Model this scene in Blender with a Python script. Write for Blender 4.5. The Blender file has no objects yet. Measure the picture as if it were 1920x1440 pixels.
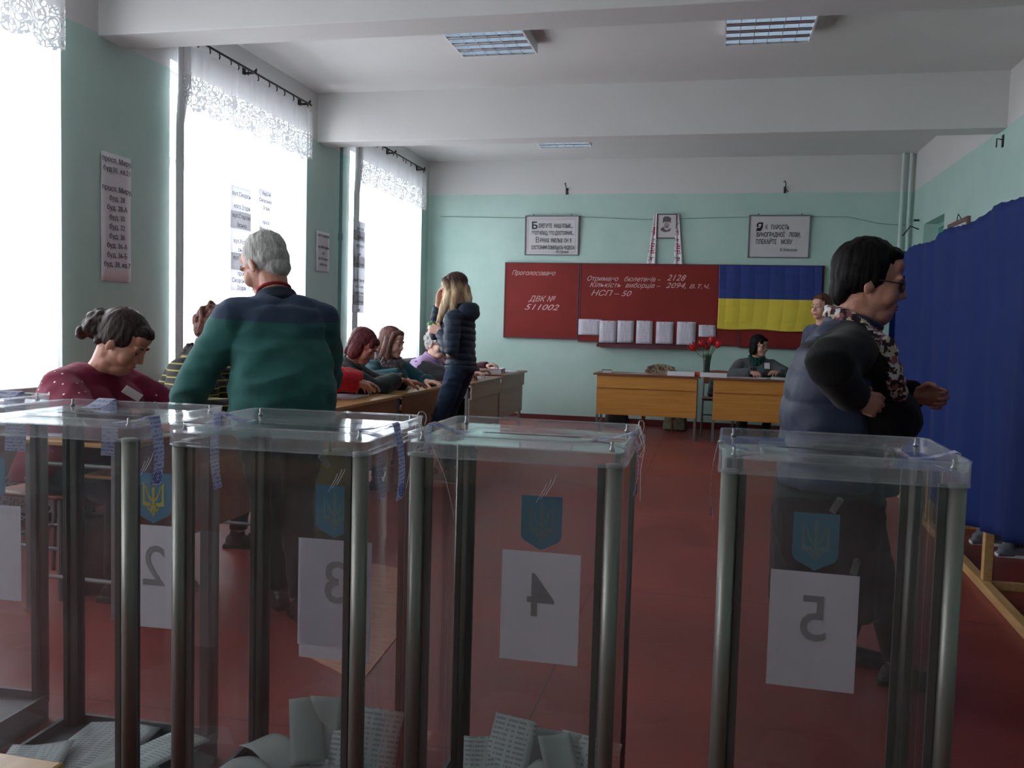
import bpy, bmesh, math, random
import numpy as np
from mathutils import Vector, Matrix, Quaternion, noise
random.seed(7)
PI = math.pi
S = bpy.context.scene
COL = S.collection
V = Vector
H_CAM = 1.2
# ---------------------------------------------------------------- camera, sky, exposure
def make_camera():
    f, yaw, pitch, roll = 1650.5, 0.22149, -0.06273, 0.02759
    cy, sy, cp, sp, cr, sr = math.cos(yaw), math.sin(yaw), math.cos(pitch), math.sin(pitch), math.cos(roll), math.sin(roll)
    fwd0 = V((-sy, cy, 0)); right0 = V((cy, sy, 0)); up0 = V((0, 0, 1))
    fwd = fwd0*cp + up0*sp; up1 = up0*cp - fwd0*sp
    right = right0*cr + up1*sr; up = up1*cr - right0*sr
    cd = bpy.data.cameras.new('camera'); cd.sensor_width = 36; cd.lens = f/1920*36
    cd.clip_start = .05; cd.clip_end = 200
    co = bpy.data.objects.new('camera', cd); COL.objects.link(co)
    m = Matrix((right, up, -fwd)).transposed().to_4x4(); m.translation = V((0, 0, H_CAM))
    co.matrix_world = m
    S.camera = co
make_camera()
W = bpy.data.worlds.new('sky'); S.world = W; W.use_nodes = True
bgn = W.node_tree.nodes['Background']
bgn.inputs[0].default_value = (.95, .965, 1, 1); bgn.inputs[1].default_value = 10.6
S.view_settings.view_transform = 'Standard'; S.view_settings.look = 'None'
S.view_settings.gamma = 1; S.view_settings.use_curve_mapping = False
S.view_settings.exposure = 0.0
S.cycles.use_denoising = True
S.cycles.max_bounces = 12; S.cycles.transparent_max_bounces = 40
S.cycles.diffuse_bounces = 6; S.cycles.glossy_bounces = 4; S.cycles.transmission_bounces = 8
S.cycles.caustics_reflective = False; S.cycles.caustics_refractive = False
S.cycles.sample_clamp_indirect = 6
# room figures
XL, XR, YB, YF, ZC, ZP, ZBM = -3.78, 2.27, 11.38, -3.2, 3.40, 2.955, 2.94
WINS = [(-.9, 1.3), (2.3, 4.5), (5.6, 7.75), (8.75, 10.9)]
WZ0, WZ1 = .80, 3.02
WT = .38                                     # depth of the window wall
def portal(y0, y1):
    l = bpy.data.lights.new('window_daylight', 'AREA'); l.shape = 'RECTANGLE'; l.size = y1-y0; l.size_y = WZ1-WZ0
    l.cycles.is_portal = True
    o = bpy.data.objects.new('window_daylight', l); COL.objects.link(o)
    o.location = (XL-WT-.02, (y0+y1)/2, (WZ0+WZ1)/2); o.rotation_euler = (PI/2, 0, -PI/2)
    # area lights shine along local -Z; turn that towards the room (+X)
    o.matrix_world = Matrix.Translation(o.location) @ Matrix(((0, 0, -1), (1, 0, 0), (0, -1, 0))).to_4x4()
for w in WINS: portal(*w)
# ---------------------------------------------------------------- materials
def lin(c):
    return tuple((x/12.92 if x <= .04045 else ((x+.055)/1.055)**2.4) for x in c)
def rgb(r, g, b): return lin((r/255, g/255, b/255)) + (1,)
MATS = {}
def nn(nt, t, **kw):
    n = nt.nodes.new(t)
    for k, v in kw.items(): setattr(n, k, v)
    return n
def mat(name, col, rough=.6, metal=0., spec=.5, bump=0., bscale=40., vary=0., vscale=6., stretch=(1, 1, 1), trans=0., sheen=0., bdist=.01):
    if name in MATS: return MATS[name]
    m = bpy.data.materials.new(name); m.use_nodes = True; nt = m.node_tree; b = nt.nodes['Principled BSDF']
    b.inputs['Base Color'].default_value = col; b.inputs['Roughness'].default_value = rough
    b.inputs['Metallic'].default_value = metal; b.inputs['Specular IOR Level'].default_value = spec
    b.inputs['Sheen Weight'].default_value = sheen
    if bump or vary:
        tc = nn(nt, 'ShaderNodeTexCoord'); mp = nn(nt, 'ShaderNodeMapping'); mp.inputs['Scale'].default_value = stretch
        nt.links.new(tc.outputs['Object'], mp.inputs[0])
    if bump:
        n = nn(nt, 'ShaderNodeTexNoise'); n.inputs['Scale'].default_value = bscale; n.inputs['Detail'].default_value = 4
        nt.links.new(mp.outputs[0], n.inputs['Vector'])
        bp = nn(nt, 'ShaderNodeBump'); bp.inputs['Strength'].default_value = bump; bp.inputs['Distance'].default_value = bdist
        nt.links.new(n.outputs[0], bp.inputs['Height']); nt.links.new(bp.outputs[0], b.inputs['Normal'])
    if vary:
        n = nn(nt, 'ShaderNodeTexNoise'); n.inputs['Scale'].default_value = vscale; n.inputs['Detail'].default_value = 5
        nt.links.new(mp.outputs[0], n.inputs['Vector'])
        r = nn(nt, 'ShaderNodeMapRange'); r.inputs[1].default_value = .3; r.inputs[2].default_value = .7
        r.inputs[3].default_value = 1-vary; r.inputs[4].default_value = 1+vary
        nt.links.new(n.outputs[0], r.inputs[0])
        mx = nn(nt, 'ShaderNodeVectorMath', operation='SCALE'); mx.inputs[0].default_value = col[:3]
        nt.links.new(r.outputs[0], mx.inputs['Scale']); nt.links.new(mx.outputs[0], b.inputs['Base Color'])
    MATS[name] = m
    return m
def base_socket(m): return m.node_tree.nodes['Principled BSDF'].inputs['Base Color']
def wall_mat():
    m = mat('painted_wall', rgb(150, 200, 190), rough=.55, bump=.25, bscale=14, bdist=.006)
    nt = m.node_tree; b = nt.nodes['Principled BSDF']
    tc = nn(nt, 'ShaderNodeTexCoord'); sx = nn(nt, 'ShaderNodeSeparateXYZ'); nt.links.new(tc.outputs['Object'], sx.inputs[0])
    n1 = nn(nt, 'ShaderNodeTexNoise'); n1.inputs['Scale'].default_value = 9; nt.links.new(tc.outputs['Object'], n1.inputs['Vector'])
    ma = nn(nt, 'ShaderNodeMath', operation='MULTIPLY_ADD'); ma.inputs[1].default_value = .03; nt.links.new(n1.outputs[0], ma.inputs[0]); nt.links.new(sx.outputs[2], ma.inputs[2])
    gt = nn(nt, 'ShaderNodeMath', operation='GREATER_THAN'); gt.inputs[1].default_value = ZP+.015; nt.links.new(ma.outputs[0], gt.inputs[0])
    n2 = nn(nt, 'ShaderNodeTexNoise'); n2.inputs['Scale'].default_value = 1.3; n2.inputs['Detail'].default_value = 8; n2.inputs['Roughness'].default_value = .65
    nt.links.new(tc.outputs['Object'], n2.inputs['Vector'])
    cr = nn(nt, 'ShaderNodeValToRGB'); cr.color_ramp.elements[0].position = .35; cr.color_ramp.elements[1].position = .7
    cr.color_ramp.elements[0].color = rgb(168, 200, 191); cr.color_ramp.elements[1].color = rgb(184, 209, 202); nt.links.new(n2.outputs[0], cr.inputs[0])
    mx = nn(nt, 'ShaderNodeMix', data_type='RGBA'); nt.links.new(gt.outputs[0], mx.inputs[0]); nt.links.new(cr.outputs[0], mx.inputs[6]); mx.inputs[7].default_value = rgb(208, 207, 206)
    nt.links.new(mx.outputs[2], b.inputs['Base Color'])
    return m
M_WALL = wall_mat()
M_CEIL = mat('whitewash', rgb(210, 209, 208), rough=.8, bump=.15, bscale=20, vary=.03, vscale=1.5)
def floor_mat():
    m = mat('red_painted_floor', rgb(120, 50, 45), rough=.38, spec=.45)
    nt = m.node_tree; b = nt.nodes['Principled BSDF']
    tc = nn(nt, 'ShaderNodeTexCoord')
    n1 = nn(nt, 'ShaderNodeTexNoise'); n1.inputs['Scale'].default_value = 1.6; n1.inputs['Detail'].default_value = 7; nt.links.new(tc.outputs['Object'], n1.inputs['Vector'])
    cr = nn(nt, 'ShaderNodeValToRGB'); e = cr.color_ramp.elements
    e[0].position = .3; e[1].position = .72; e[0].color = rgb(118, 46, 42); e[1].color = rgb(146, 66, 60); nt.links.new(n1.outputs[0], cr.inputs[0])
    # worn brush marks, stretched
    mp = nn(nt, 'ShaderNodeMapping'); mp.inputs['Scale'].default_value = (3, 40, 1); nt.links.new(tc.outputs['Object'], mp.inputs[0])
    n2 = nn(nt, 'ShaderNodeTexNoise'); n2.inputs['Scale'].default_value = 2; n2.inputs['Detail'].default_value = 6; nt.links.new(mp.outputs[0], n2.inputs['Vector'])
    # sheet seams
    sx = nn(nt, 'ShaderNodeSeparateXYZ'); nt.links.new(tc.outputs['Object'], sx.inputs[0])
    def seam(sock, period, off, wd):
        a = nn(nt, 'ShaderNodeMath', operation='ADD'); a.inputs[1].default_value = off; nt.links.new(sock, a.inputs[0])
        p = nn(nt, 'ShaderNodeMath', operation='PINGPONG'); p.inputs[1].default_value = period/2; nt.links.new(a.outputs[0], p.inputs[0])
        l = nn(nt, 'ShaderNodeMath', operation='LESS_THAN'); l.inputs[1].default_value = wd; nt.links.new(p.outputs[0], l.inputs[0]); return l
    s1 = seam(sx.outputs[1], 1.7, 9.55, .003); s2 = seam(sx.outputs[0], 2.6, 10.9, .003)
    ad = nn(nt, 'ShaderNodeMath', operation='MAXIMUM'); nt.links.new(s1.outputs[0], ad.inputs[0]); nt.links.new(s2.outputs[0], ad.inputs[1])
    mx = nn(nt, 'ShaderNodeMix', data_type='RGBA'); nt.links.new(ad.outputs[0], mx.inputs[0]); nt.links.new(cr.outputs[0], mx.inputs[6]); mx.inputs[7].default_value = rgb(70, 26, 24)
    nt.links.new(mx.outputs[2], b.inputs['Base Color'])
    rr = nn(nt, 'ShaderNodeMapRange'); rr.inputs[3].default_value = .28; rr.inputs[4].default_value = .55; nt.links.new(n1.outputs[0], rr.inputs[0]); nt.links.new(rr.outputs[0], b.inputs['Roughness'])
    bp = nn(nt, 'ShaderNodeBump'); bp.inputs['Strength'].default_value = .25; bp.inputs['Distance'].default_value = .004; nt.links.new(n2.outputs[0], bp.inputs['Height']); nt.links.new(bp.outputs[0], b.inputs['Normal'])
    return m
M_FLOOR = floor_mat()
def wood_mat(name, c0, c1, rough=.4, axis=0, spec=.5):
    m = mat(name, c0, rough=rough, spec=spec)
    nt = m.node_tree; b = nt.nodes['Principled BSDF']
    tc = nn(nt, 'ShaderNodeTexCoord'); mp = nn(nt, 'ShaderNodeMapping'); sc = [18, 18, 18]; sc[axis] = 1.2; mp.inputs['Scale'].default_value = sc
    nt.links.new(tc.outputs['Object'], mp.inputs[0])
    n = nn(nt, 'ShaderNodeTexNoise'); n.inputs['Scale'].default_value = 2.2; n.inputs['Detail'].default_value = 6; nt.links.new(mp.outputs[0], n.inputs['Vector'])
    cr = nn(nt, 'ShaderNodeValToRGB'); cr.color_ramp.elements[0].position = .35; cr.color_ramp.elements[1].position = .68
    cr.color_ramp.elements[0].color = c0; cr.color_ramp.elements[1].color = c1
    nt.links.new(n.outputs[0], cr.inputs[0]); nt.links.new(cr.outputs[0], b.inputs['Base Color'])
    return m
def clear_mat(name, tint, ior=1.45, haze=.04, rough=.04):
    """thin clear plastic or glass: see-through, a fresnel sheen and a touch of haze"""
    if name in MATS: return MATS[name]
    m = bpy.data.materials.new(name); m.use_nodes = True; nt = m.node_tree
    nt.nodes.remove(nt.nodes['Principled BSDF']); out = nt.nodes['Material Output']
    t = nn(nt, 'ShaderNodeBsdfTransparent'); t.inputs[0].default_value = tint
    g = nn(nt, 'ShaderNodeBsdfGlossy'); g.inputs['Roughness'].default_value = rough; g.inputs[0].default_value = (1, 1, 1, 1)
    # Schlick reflectance that is the same for both faces of the thin sheet
    gm = nn(nt, 'ShaderNodeNewGeometry'); dt = nn(nt, 'ShaderNodeVectorMath', operation='DOT_PRODUCT'); nt.links.new(gm.outputs['Normal'], dt.inputs[0]); nt.links.new(gm.outputs['Incoming'], dt.inputs[1])
    ab = nn(nt, 'ShaderNodeMath', operation='ABSOLUTE'); nt.links.new(dt.outputs['Value'], ab.inputs[0]); om = nn(nt, 'ShaderNodeMath', operation='SUBTRACT'); om.inputs[0].default_value = 1; nt.links.new(ab.outputs[0], om.inputs[1])
    pw = nn(nt, 'ShaderNodeMath', operation='POWER'); pw.inputs[1].default_value = 5; nt.links.new(om.outputs[0], pw.inputs[0])
    f = nn(nt, 'ShaderNodeMath', operation='MULTIPLY_ADD'); r0 = ((ior-1)/(ior+1))**2; f.inputs[1].default_value = 1-r0; f.inputs[2].default_value = r0; nt.links.new(pw.outputs[0], f.inputs[0])
    tc = nn(nt, 'ShaderNodeTexCoord'); nz = nn(nt, 'ShaderNodeTexNoise'); nz.inputs['Scale'].default_value = 5; nt.links.new(tc.outputs['Object'], nz.inputs['Vector'])
    bp = nn(nt, 'ShaderNodeBump'); bp.inputs['Strength'].default_value = .12; bp.inputs['Distance'].default_value = .01; nt.links.new(nz.outputs[0], bp.inputs['Height'])
    nt.links.new(bp.outputs[0], g.inputs['Normal'])
    m1 = nn(nt, 'ShaderNodeMixShader'); nt.links.new(f.outputs[0], m1.inputs[0]); nt.links.new(t.outputs[0], m1.inputs[1]); nt.links.new(g.outputs[0], m1.inputs[2])
    d = nn(nt, 'ShaderNodeBsdfDiffuse'); d.inputs[0].default_value = (.8, .82, .85, 1)
    tl = nn(nt, 'ShaderNodeBsdfTranslucent'); tl.inputs[0].default_value = (.8, .82, .85, 1)
    md = nn(nt, 'ShaderNodeMixShader'); md.inputs[0].default_value = .5; nt.links.new(d.outputs[0], md.inputs[1]); nt.links.new(tl.outputs[0], md.inputs[2])
    # smudges: haze varies
    n2 = nn(nt, 'ShaderNodeTexNoise'); n2.inputs['Scale'].default_value = 7; n2.inputs['Detail'].default_value = 8; nt.links.new(tc.outputs['Object'], n2.inputs['Vector'])
    r = nn(nt, 'ShaderNodeMapRange'); r.inputs[1].default_value = .42; r.inputs[2].default_value = .75; r.inputs[3].default_value = haze*.6; r.inputs[4].default_value = haze*2.2; nt.links.new(n2.outputs[0], r.inputs[0])
    m2 = nn(nt, 'ShaderNodeMixShader'); nt.links.new(r.outputs[0], m2.inputs[0]); nt.links.new(m1.outputs[0], m2.inputs[1]); nt.links.new(md.outputs[0], m2.inputs[2])
    nt.links.new(m2.outputs[0], out.inputs[0]); MATS[name] = m
    return m
def sheer_mat(name, col, alpha, lace=False, tr=.55):
    if name in MATS: return MATS[name]
    m = bpy.data.materials.new(name); m.use_nodes = True; nt = m.node_tree
    nt.nodes.remove(nt.nodes['Principled BSDF']); out = nt.nodes['Material Output']
    t = nn(nt, 'ShaderNodeBsdfTransparent')
    d = nn(nt, 'ShaderNodeBsdfDiffuse'); d.inputs[0].default_value = col
    tl = nn(nt, 'ShaderNodeBsdfTranslucent'); tl.inputs[0].default_value = col
    md = nn(nt, 'ShaderNodeMixShader'); md.inputs[0].default_value = tr; nt.links.new(d.outputs[0], md.inputs[1]); nt.links.new(tl.outputs[0], md.inputs[2])
    mx = nn(nt, 'ShaderNodeMixShader'); nt.links.new(t.outputs[0], mx.inputs[1]); nt.links.new(md.outputs[0], mx.inputs[2])
    if lace:
        tc = nn(nt, 'ShaderNodeTexCoord')
        v = nn(nt, 'ShaderNodeTexVoronoi', feature='DISTANCE_TO_EDGE'); v.inputs['Scale'].default_value = 26; nt.links.new(tc.outputs['Object'], v.inputs['Vector'])
        v2 = nn(nt, 'ShaderNodeTexVoronoi'); v2.inputs['Scale'].default_value = 11; nt.links.new(tc.outputs['Object'], v2.inputs['Vector'])
        a = nn(nt, 'ShaderNodeMath', operation='LESS_THAN'); a.inputs[1].default_value = .09; nt.links.new(v.outputs['Distance'], a.inputs[0])
        w = nn(nt, 'ShaderNodeMath', operation='MULTIPLY'); w.inputs[1].default_value = 26; nt.links.new(v2.outputs['Distance'], w.inputs[0])
        sn = nn(nt, 'ShaderNodeMath', operation='SINE'); nt.links.new(w.outputs[0], sn.inputs[0])
        g = nn(nt, 'ShaderNodeMath', operation='GREATER_THAN'); g.inputs[1].default_value = .35; nt.links.new(sn.outputs[0], g.inputs[0])
        mm = nn(nt, 'ShaderNodeMath', operation='MAXIMUM'); nt.links.new(a.outputs[0], mm.inputs[0]); nt.links.new(g.outputs[0], mm.inputs[1])
        r = nn(nt, 'ShaderNodeMapRange'); r.inputs[3].default_value = alpha*.45; r.inputs[4].default_value = min(1, alpha*1.5); nt.links.new(mm.outputs[0], r.inputs[0]); nt.links.new(r.outputs[0], mx.inputs[0])
    else: mx.inputs[0].default_value = alpha
    nt.links.new(mx.outputs[0], out.inputs[0]); MATS[name] = m
    return m
def paper_mat(name, col, ink, line=.009, axis=1, dens=.5, trans=.2, ink_len=45):
    """paper with rows of small print"""
    if name in MATS: return MATS[name]
    m = mat(name, col, rough=.7, spec=.2); nt = m.node_tree; b = nt.nodes['Principled BSDF']
    tc = nn(nt, 'ShaderNodeTexCoord'); sx = nn(nt, 'ShaderNodeSeparateXYZ'); nt.links.new(tc.outputs['Object'], sx.inputs[0])
    p = nn(nt, 'ShaderNodeMath', operation='PINGPONG'); p.inputs[1].default_value = line; nt.links.new(sx.outputs[axis], p.inputs[0])
    l = nn(nt, 'ShaderNodeMath', operation='LESS_THAN'); l.inputs[1].default_value = line*dens; nt.links.new(p.outputs[0], l.inputs[0])
    mp = nn(nt, 'ShaderNodeMapping'); sc = [60, 60, 60]; sc[axis] = ink_len; mp.inputs['Scale'].default_value = sc; nt.links.new(tc.outputs['Object'], mp.inputs[0])
    n = nn(nt, 'ShaderNodeTexNoise'); n.inputs['Scale'].default_value = 2; n.inputs['Detail'].default_value = 3; nt.links.new(mp.outputs[0], n.inputs['Vector'])
    g = nn(nt, 'ShaderNodeMath', operation='GREATER_THAN'); g.inputs[1].default_value = .47; nt.links.new(n.outputs[0], g.inputs[0])
    mu = nn(nt, 'ShaderNodeMath', operation='MULTIPLY'); nt.links.new(l.outputs[0], mu.inputs[0]); nt.links.new(g.outputs[0], mu.inputs[1])
    mx = nn(nt, 'ShaderNodeMix', data_type='RGBA'); nt.links.new(mu.outputs[0], mx.inputs[0]); mx.inputs[6].default_value = col; mx.inputs[7].default_value = ink
    nt.links.new(mx.outputs[2], b.inputs['Base Color'])
    return m
# ---------------------------------------------------------------- mesh helpers
def obj(name, bm, m=None, parent=None, smooth=False, loc=None, rot=None):
    me = bpy.data.meshes.new(name); bmesh.ops.recalc_face_normals(bm, faces=bm.faces) if smooth != 'raw' else None
    bm.to_mesh(me); bm.free()
    if smooth:
        for p in me.polygons: p.use_smooth = True
    for x in (m if isinstance(m, (list, tuple)) else [m]):
        if x: me.materials.append(x)
    o = bpy.data.objects.new(name, me); COL.objects.link(o)
    if parent: o.parent = parent
    if loc: o.location = loc
    if rot: o.rotation_euler = rot
    return o
def tag(o, label=None, cat=None, group=None, kind=None):
    if label: o['label'] = label
    if cat: o['category'] = cat
    if group: o['group'] = group
    if kind: o['kind'] = kind
    return o
def thing(name, label, cat, loc=(0, 0, 0), rz=0, group=None):
    o = bpy.data.objects.new(name, None); COL.objects.link(o); o.empty_display_size = .1
    o.location = loc; o.rotation_euler = (0, 0, rz)
    return tag(o, label, cat, group)
def struct(name, bm, m, parent=None, label=None, smooth=False):
    o = obj(name, bm, m, parent, smooth)
    if not parent: o['kind'] = 'structure'
    if label: o['label'] = label
    return o
def B(): return bmesh.new()
def box(bm, x0, x1, y0, y1, z0, z1, bev=0, mi=0, M=None):
    vs = [bm.verts.new((x, y, z)) for x in (x0, x1) for y in (y0, y1) for z in (z0, z1)]
    F = [(0, 1, 3, 2), (4, 6, 7, 5), (0, 4, 5, 1), (2, 3, 7, 6), (0, 2, 6, 4), (1, 5, 7, 3)]
    fs = [bm.faces.new([vs[i] for i in f]) for f in F]
    for f in fs: f.material_index = mi
    if bev:
        es = list({e for f in fs for e in f.edges})
        r = bmesh.ops.bevel(bm, geom=es, offset=bev, segments=2, affect='EDGES', profile=.5)
        vs = list({v for f in r['faces'] for v in f.verts} | {v for v in vs if v.is_valid})
        for f in r['faces']: f.material_index = mi
    if M is not None: bmesh.ops.transform(bm, matrix=M, verts=[v for v in vs if v.is_valid])
    return bm
def frame_of(d):
    d = d.normalized(); a = V((0, 0, 1)) if abs(d.z) < .9 else V((1, 0, 0))
    u = a.cross(d).normalized(); return u, d.cross(u).normalized()
def tube(bm, pts, r, n=8, caps=True, radii=None, closed=False):
    pts = [V(p) for p in pts]; rings = []; u0 = None
    N = len(pts)
    for i, p in enumerate(pts):
        if closed: d = pts[(i+1) % N]-pts[i-1]
        else: d = (pts[min(i+1, N-1)]-pts[max(i-1, 0)])
        if d.length < 1e-9: d = V((0, 0, 1))
        d.normalize()
        if u0 is None: u, v = frame_of(d)
        else:
            u = (u0-d*u0.dot(d)); u = u.normalized() if u.length > 1e-6 else frame_of(d)[0]; v = d.cross(u)
        u0 = u; rr = radii[i] if radii else r
        rings.append([bm.verts.new(p+(u*math.cos(2*PI*k/n)+v*math.sin(2*PI*k/n))*rr) for k in range(n)])
    for i in range(N if closed else N-1):
        a, b = rings[i], rings[(i+1) % N]
        for k in range(n): bm.faces.new((a[k], a[(k+1) % n], b[(k+1) % n], b[k]))
    if caps and not closed:
        bm.faces.new(rings[0][::-1]); bm.faces.new(rings[-1])
    return bm
def lathe(bm, prof, n=24, c=(0, 0, 0)):
    rings = []
    for r, z in prof: rings.append([bm.verts.new((c[0]+r*math.cos(2*PI*k/n), c[1]+r*math.sin(2*PI*k/n), c[2]+z)) for k in range(n)])
    for a, b in zip(rings, rings[1:]):
        for k in range(n): bm.faces.new((a[k], a[(k+1) % n], b[(k+1) % n], b[k]))
    bm.faces.new(rings[0][::-1]); bm.faces.new(rings[-1])
    return bm
def prism(bm, poly, h0, h1, plane='xz', mi=0):
    """closed 2-D outline extruded: plane 'xz' extrudes along y, 'xy' along z, 'yz' along x"""
    def P(a, b, h): return {'xz': (a, h, b), 'xy': (a, b, h), 'yz': (h, a, b)}[plane]
    A = [bm.verts.new(P(a, b, h0)) for a, b in poly]; Bv = [bm.verts.new(P(a, b, h1)) for a, b in poly]
    n = len(poly)
    fs = [bm.faces.new(A), bm.faces.new(Bv[::-1])]
    for i in range(n): fs.append(bm.faces.new((A[i], Bv[i], Bv[(i+1) % n], A[(i+1) % n])))
    for f in fs: f.material_index = mi
    return bm
def grid(bm, nu, nv, fn, th=0):
    """surface from fn(u,v); th>0 gives it thickness"""
    L = []
    for i in range(nu+1): L.append([bm.verts.new(fn(i/nu, j/nv)) for j in range(nv+1)])
    fs = []
    for i in range(nu):
        for j in range(nv): fs.append(bm.faces.new((L[i][j], L[i+1][j], L[i+1][j+1], L[i][j+1])))
    if th: bmesh.ops.recalc_face_normals(bm, faces=fs); bmesh.ops.solidify(bm, geom=fs, thickness=th)
    return bm
FONT_CACHE = {}
def text(name, body, size, m, parent, loc, rot, th=.001, align='LEFT', shear=0, spacing=1., line=1., bold=0., xs=1., width=None):
    cu = bpy.data.curves.new(name, 'FONT'); cu.body = body; cu.size = size; cu.extrude = th; cu.align_x = align; cu.shear = shear
    cu.space_character = spacing; cu.space_line = line; cu.offset = bold; cu.resolution_u = 3
    o = bpy.data.objects.new(name, cu); COL.objects.link(o)
    bpy.context.view_layer.update()
    me = bpy.data.meshes.new_from_object(o.evaluated_get(bpy.context.evaluated_depsgraph_get()))
    bpy.data.objects.remove(o)
    if width:
        xsv = [v.co.x for v in me.vertices]; w = max(xsv)-min(xsv); xs = width/w if w else 1
    for v in me.vertices: v.co.x *= xs
    me.materials.clear(); me.materials.append(m)
    t = bpy.data.objects.new(name, me); COL.objects.link(t); t.parent = parent; t.location = loc; t.rotation_euler = rot
    return t
M_WHITE = mat('white_paint', rgb(225, 226, 228), rough=.45)
M_STEEL = mat('steel', rgb(150, 152, 155), rough=.35, metal=.9)
M_DARK = mat('dark_metal', rgb(45, 45, 48), rough=.5, metal=.5)
# ---------------------------------------------------------------- the room
bm = B(); box(bm, XL-WT, XR+.3, YF-.2, YB+.3, -.12, 0); struct('floor', bm, M_FLOOR)
bm = B(); box(bm, XL-WT, XR+.3, YF-.2, YB+.3, ZC, ZC+.15); struct('ceiling', bm, M_CEIL)
bm = B(); box(bm, XL-WT, XR+.3, YB, YB+.25, 0, ZC); struct('wall_back', bm, M_WALL)
bm = B(); box(bm, XL-WT, XR+.3, YF-.2, YF, 0, ZC); struct('wall_front', bm, M_WALL)
# window wall with four openings
bm = B(); ys = [YF]+[a for w in WINS for a in w]+[YB]
for i in range(0, len(ys), 2): box(bm, XL-WT, XL, ys[i], ys[i+1], 0, ZC)
for a, b in WINS:
    box(bm, XL-WT, XL, a, b, 0, WZ0); box(bm, XL-WT, XL, a, b, WZ1, ZC)
struct('wall_left', bm, M_WALL)
# right wall with a doorway near the far end
DY0, DY1, DZ = 9.85, 10.75, 2.50
bm = B(); box(bm, XR, XR+.25, YF, DY0, 0, ZC); box(bm, XR, XR+.25, DY1, YB, 0, ZC); box(bm, XR, XR+.25, DY0, DY1, DZ, ZC)
struct('wall_right', bm, M_WALL)
M_TEALDOOR = mat('teal_gloss', rgb(128, 178, 168), rough=.35)
bm = B(); box(bm, XR+.17, XR+.21, DY0+.05, DY1-.05, 0, 2.05); box(bm, XR+.16, XR+.17, DY0+.15, DY1-.15, 1.15, 1.9, .003); box(bm, XR+.16, XR+.17, DY0+.15, DY1-.15, .2, 1.0, .003)
dr = struct('door_1', bm, M_TEALDOOR)
bm = B(); box(bm, XR+.14, XR+.22, DY0, DY0+.05, 0, DZ); box(bm, XR+.14, XR+.22, DY1-.05, DY1, 0, DZ); box(bm, XR+.14, XR+.22, DY0+.05, DY1-.05, DZ-.05, DZ); box(bm, XR+.14, XR+.22, DY0+.05, DY1-.05, 2.05, 2.1)
box(bm, XR+.18, XR+.2, DY0+.05, DY1-.05, 2.1, DZ-.05)
obj('door_frame', bm, M_TEALDOOR, dr)
bm = B(); tube(bm, [(XR+.16, DY0+.14, 1.02), (XR+.1, DY0+.14, 1.02), (XR+.1, DY0+.26, 1.02)], .01); obj('door_handle', bm, M_STEEL, dr)
for i, (a, b) in enumerate([(4.86, 5.14), (7.97, 8.22), (1.7, 1.98)]):
    bm = B(); box(bm, XL-.05, XR+.05, a, b, ZBM, ZC+.02, .008); struct('ceiling_beam', bm, M_CEIL)
bm = B(); box(bm, XL, XR, YB-.025, YB+.01, -.01, .085, .004); struct('baseboard_back', bm, mat('red_skirting', rgb(96, 38, 40), rough=.4))
bm = B(); box(bm, XL-.01, XL+.025, YF, YB-.03, -.01, .085, .004); struct('baseboard_left', bm, MATS['red_skirting'])
bm = B(); box(bm, XR-.025, XR+.01, YF, DY0, -.01, .085, .004); struct('baseboard_right', bm, MATS['red_skirting'])
# worn floor patch where an old floor sheet shows
bm = B()
pp = [(-1.10, 2.70), (-1.17, 3.56), (-1.33, 4.02), (-1.66, 4.12), (-1.56, 3.5), (-1.42, 2.9)]
prism(bm, pp, 0, .004, 'xy')
struct('trim_1', bm, mat('bare_floor_patch', rgb(196, 142, 120), rough=.45, bump=.5, bscale=30, vary=.22, vscale=8, stretch=(1, 4, 1)))
# windows: frame, panes, sill
M_GLASS = clear_mat('window_glass', (.98, .99, 1, 1), haze=.004)
for i, (a, b) in enumerate(WINS):
    x0, x1 = XL-.26, XL-.19; bm = B(); fr = .06
    box(bm, x0, x1, a, a+fr, WZ0, WZ1); box(bm, x0, x1, b-fr, b, WZ0, WZ1); box(bm, x0, x1, a+fr, b-fr, WZ1-fr, WZ1); box(bm, x0, x1, a+fr, b-fr, WZ0, WZ0+fr)
    for k in (1, 2):
        yy = a+(b-a)*k/3; box(bm, x0, x1, yy-.03, yy+.03, WZ0+fr, WZ1-fr)
    for k in range(3):
        y0 = a+(b-a)*k/3+.03; y1 = a+(b-a)*(k+1)/3-.03; y0 += .03 if k == 0 else 0; y1 -= .03 if k == 2 else 0
        box(bm, x0, x1, y0, y1, 2.35, 2.40)
    wo = struct('window_%d' % (i+1), bm, M_WHITE)
    bm = B(); box(bm, XL-.228, XL-.222, a+fr, b-fr, WZ0+fr, WZ1-fr); obj('window_pane', bm, M_GLASS, wo)
    bm = B(); box(bm, XL-.19, XL+.10, a-.04, b+.04, WZ0-.035, WZ0, .005); obj('window_sill', bm, M_WHITE, wo)
# pipes
M_PIPE = mat('teal_pipe', rgb(95, 140, 136), rough=.4)
bm = B(); tube(bm, [(XL+.05, 8.42, 0), (XL+.05, 8.42, ZC)], .017, 10); tube(bm, [(XL+.05, 8.42, 2.05), (XL+.05, 8.42, 2.12)], .024, 10); struct('trim_2', bm, M_PIPE, label='thin teal heating pipe')
M_PIPEW = mat('pale_pipe', rgb(190, 208, 204), rough=.4)
for k, x in enumerate((2.13, 2.215)):
    bm = B(); tube(bm, [(x, YB-.06, 0), (x, YB-.06, ZC)], .02, 12); struct('trim_%d' % (3+k), bm, M_PIPEW)
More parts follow.
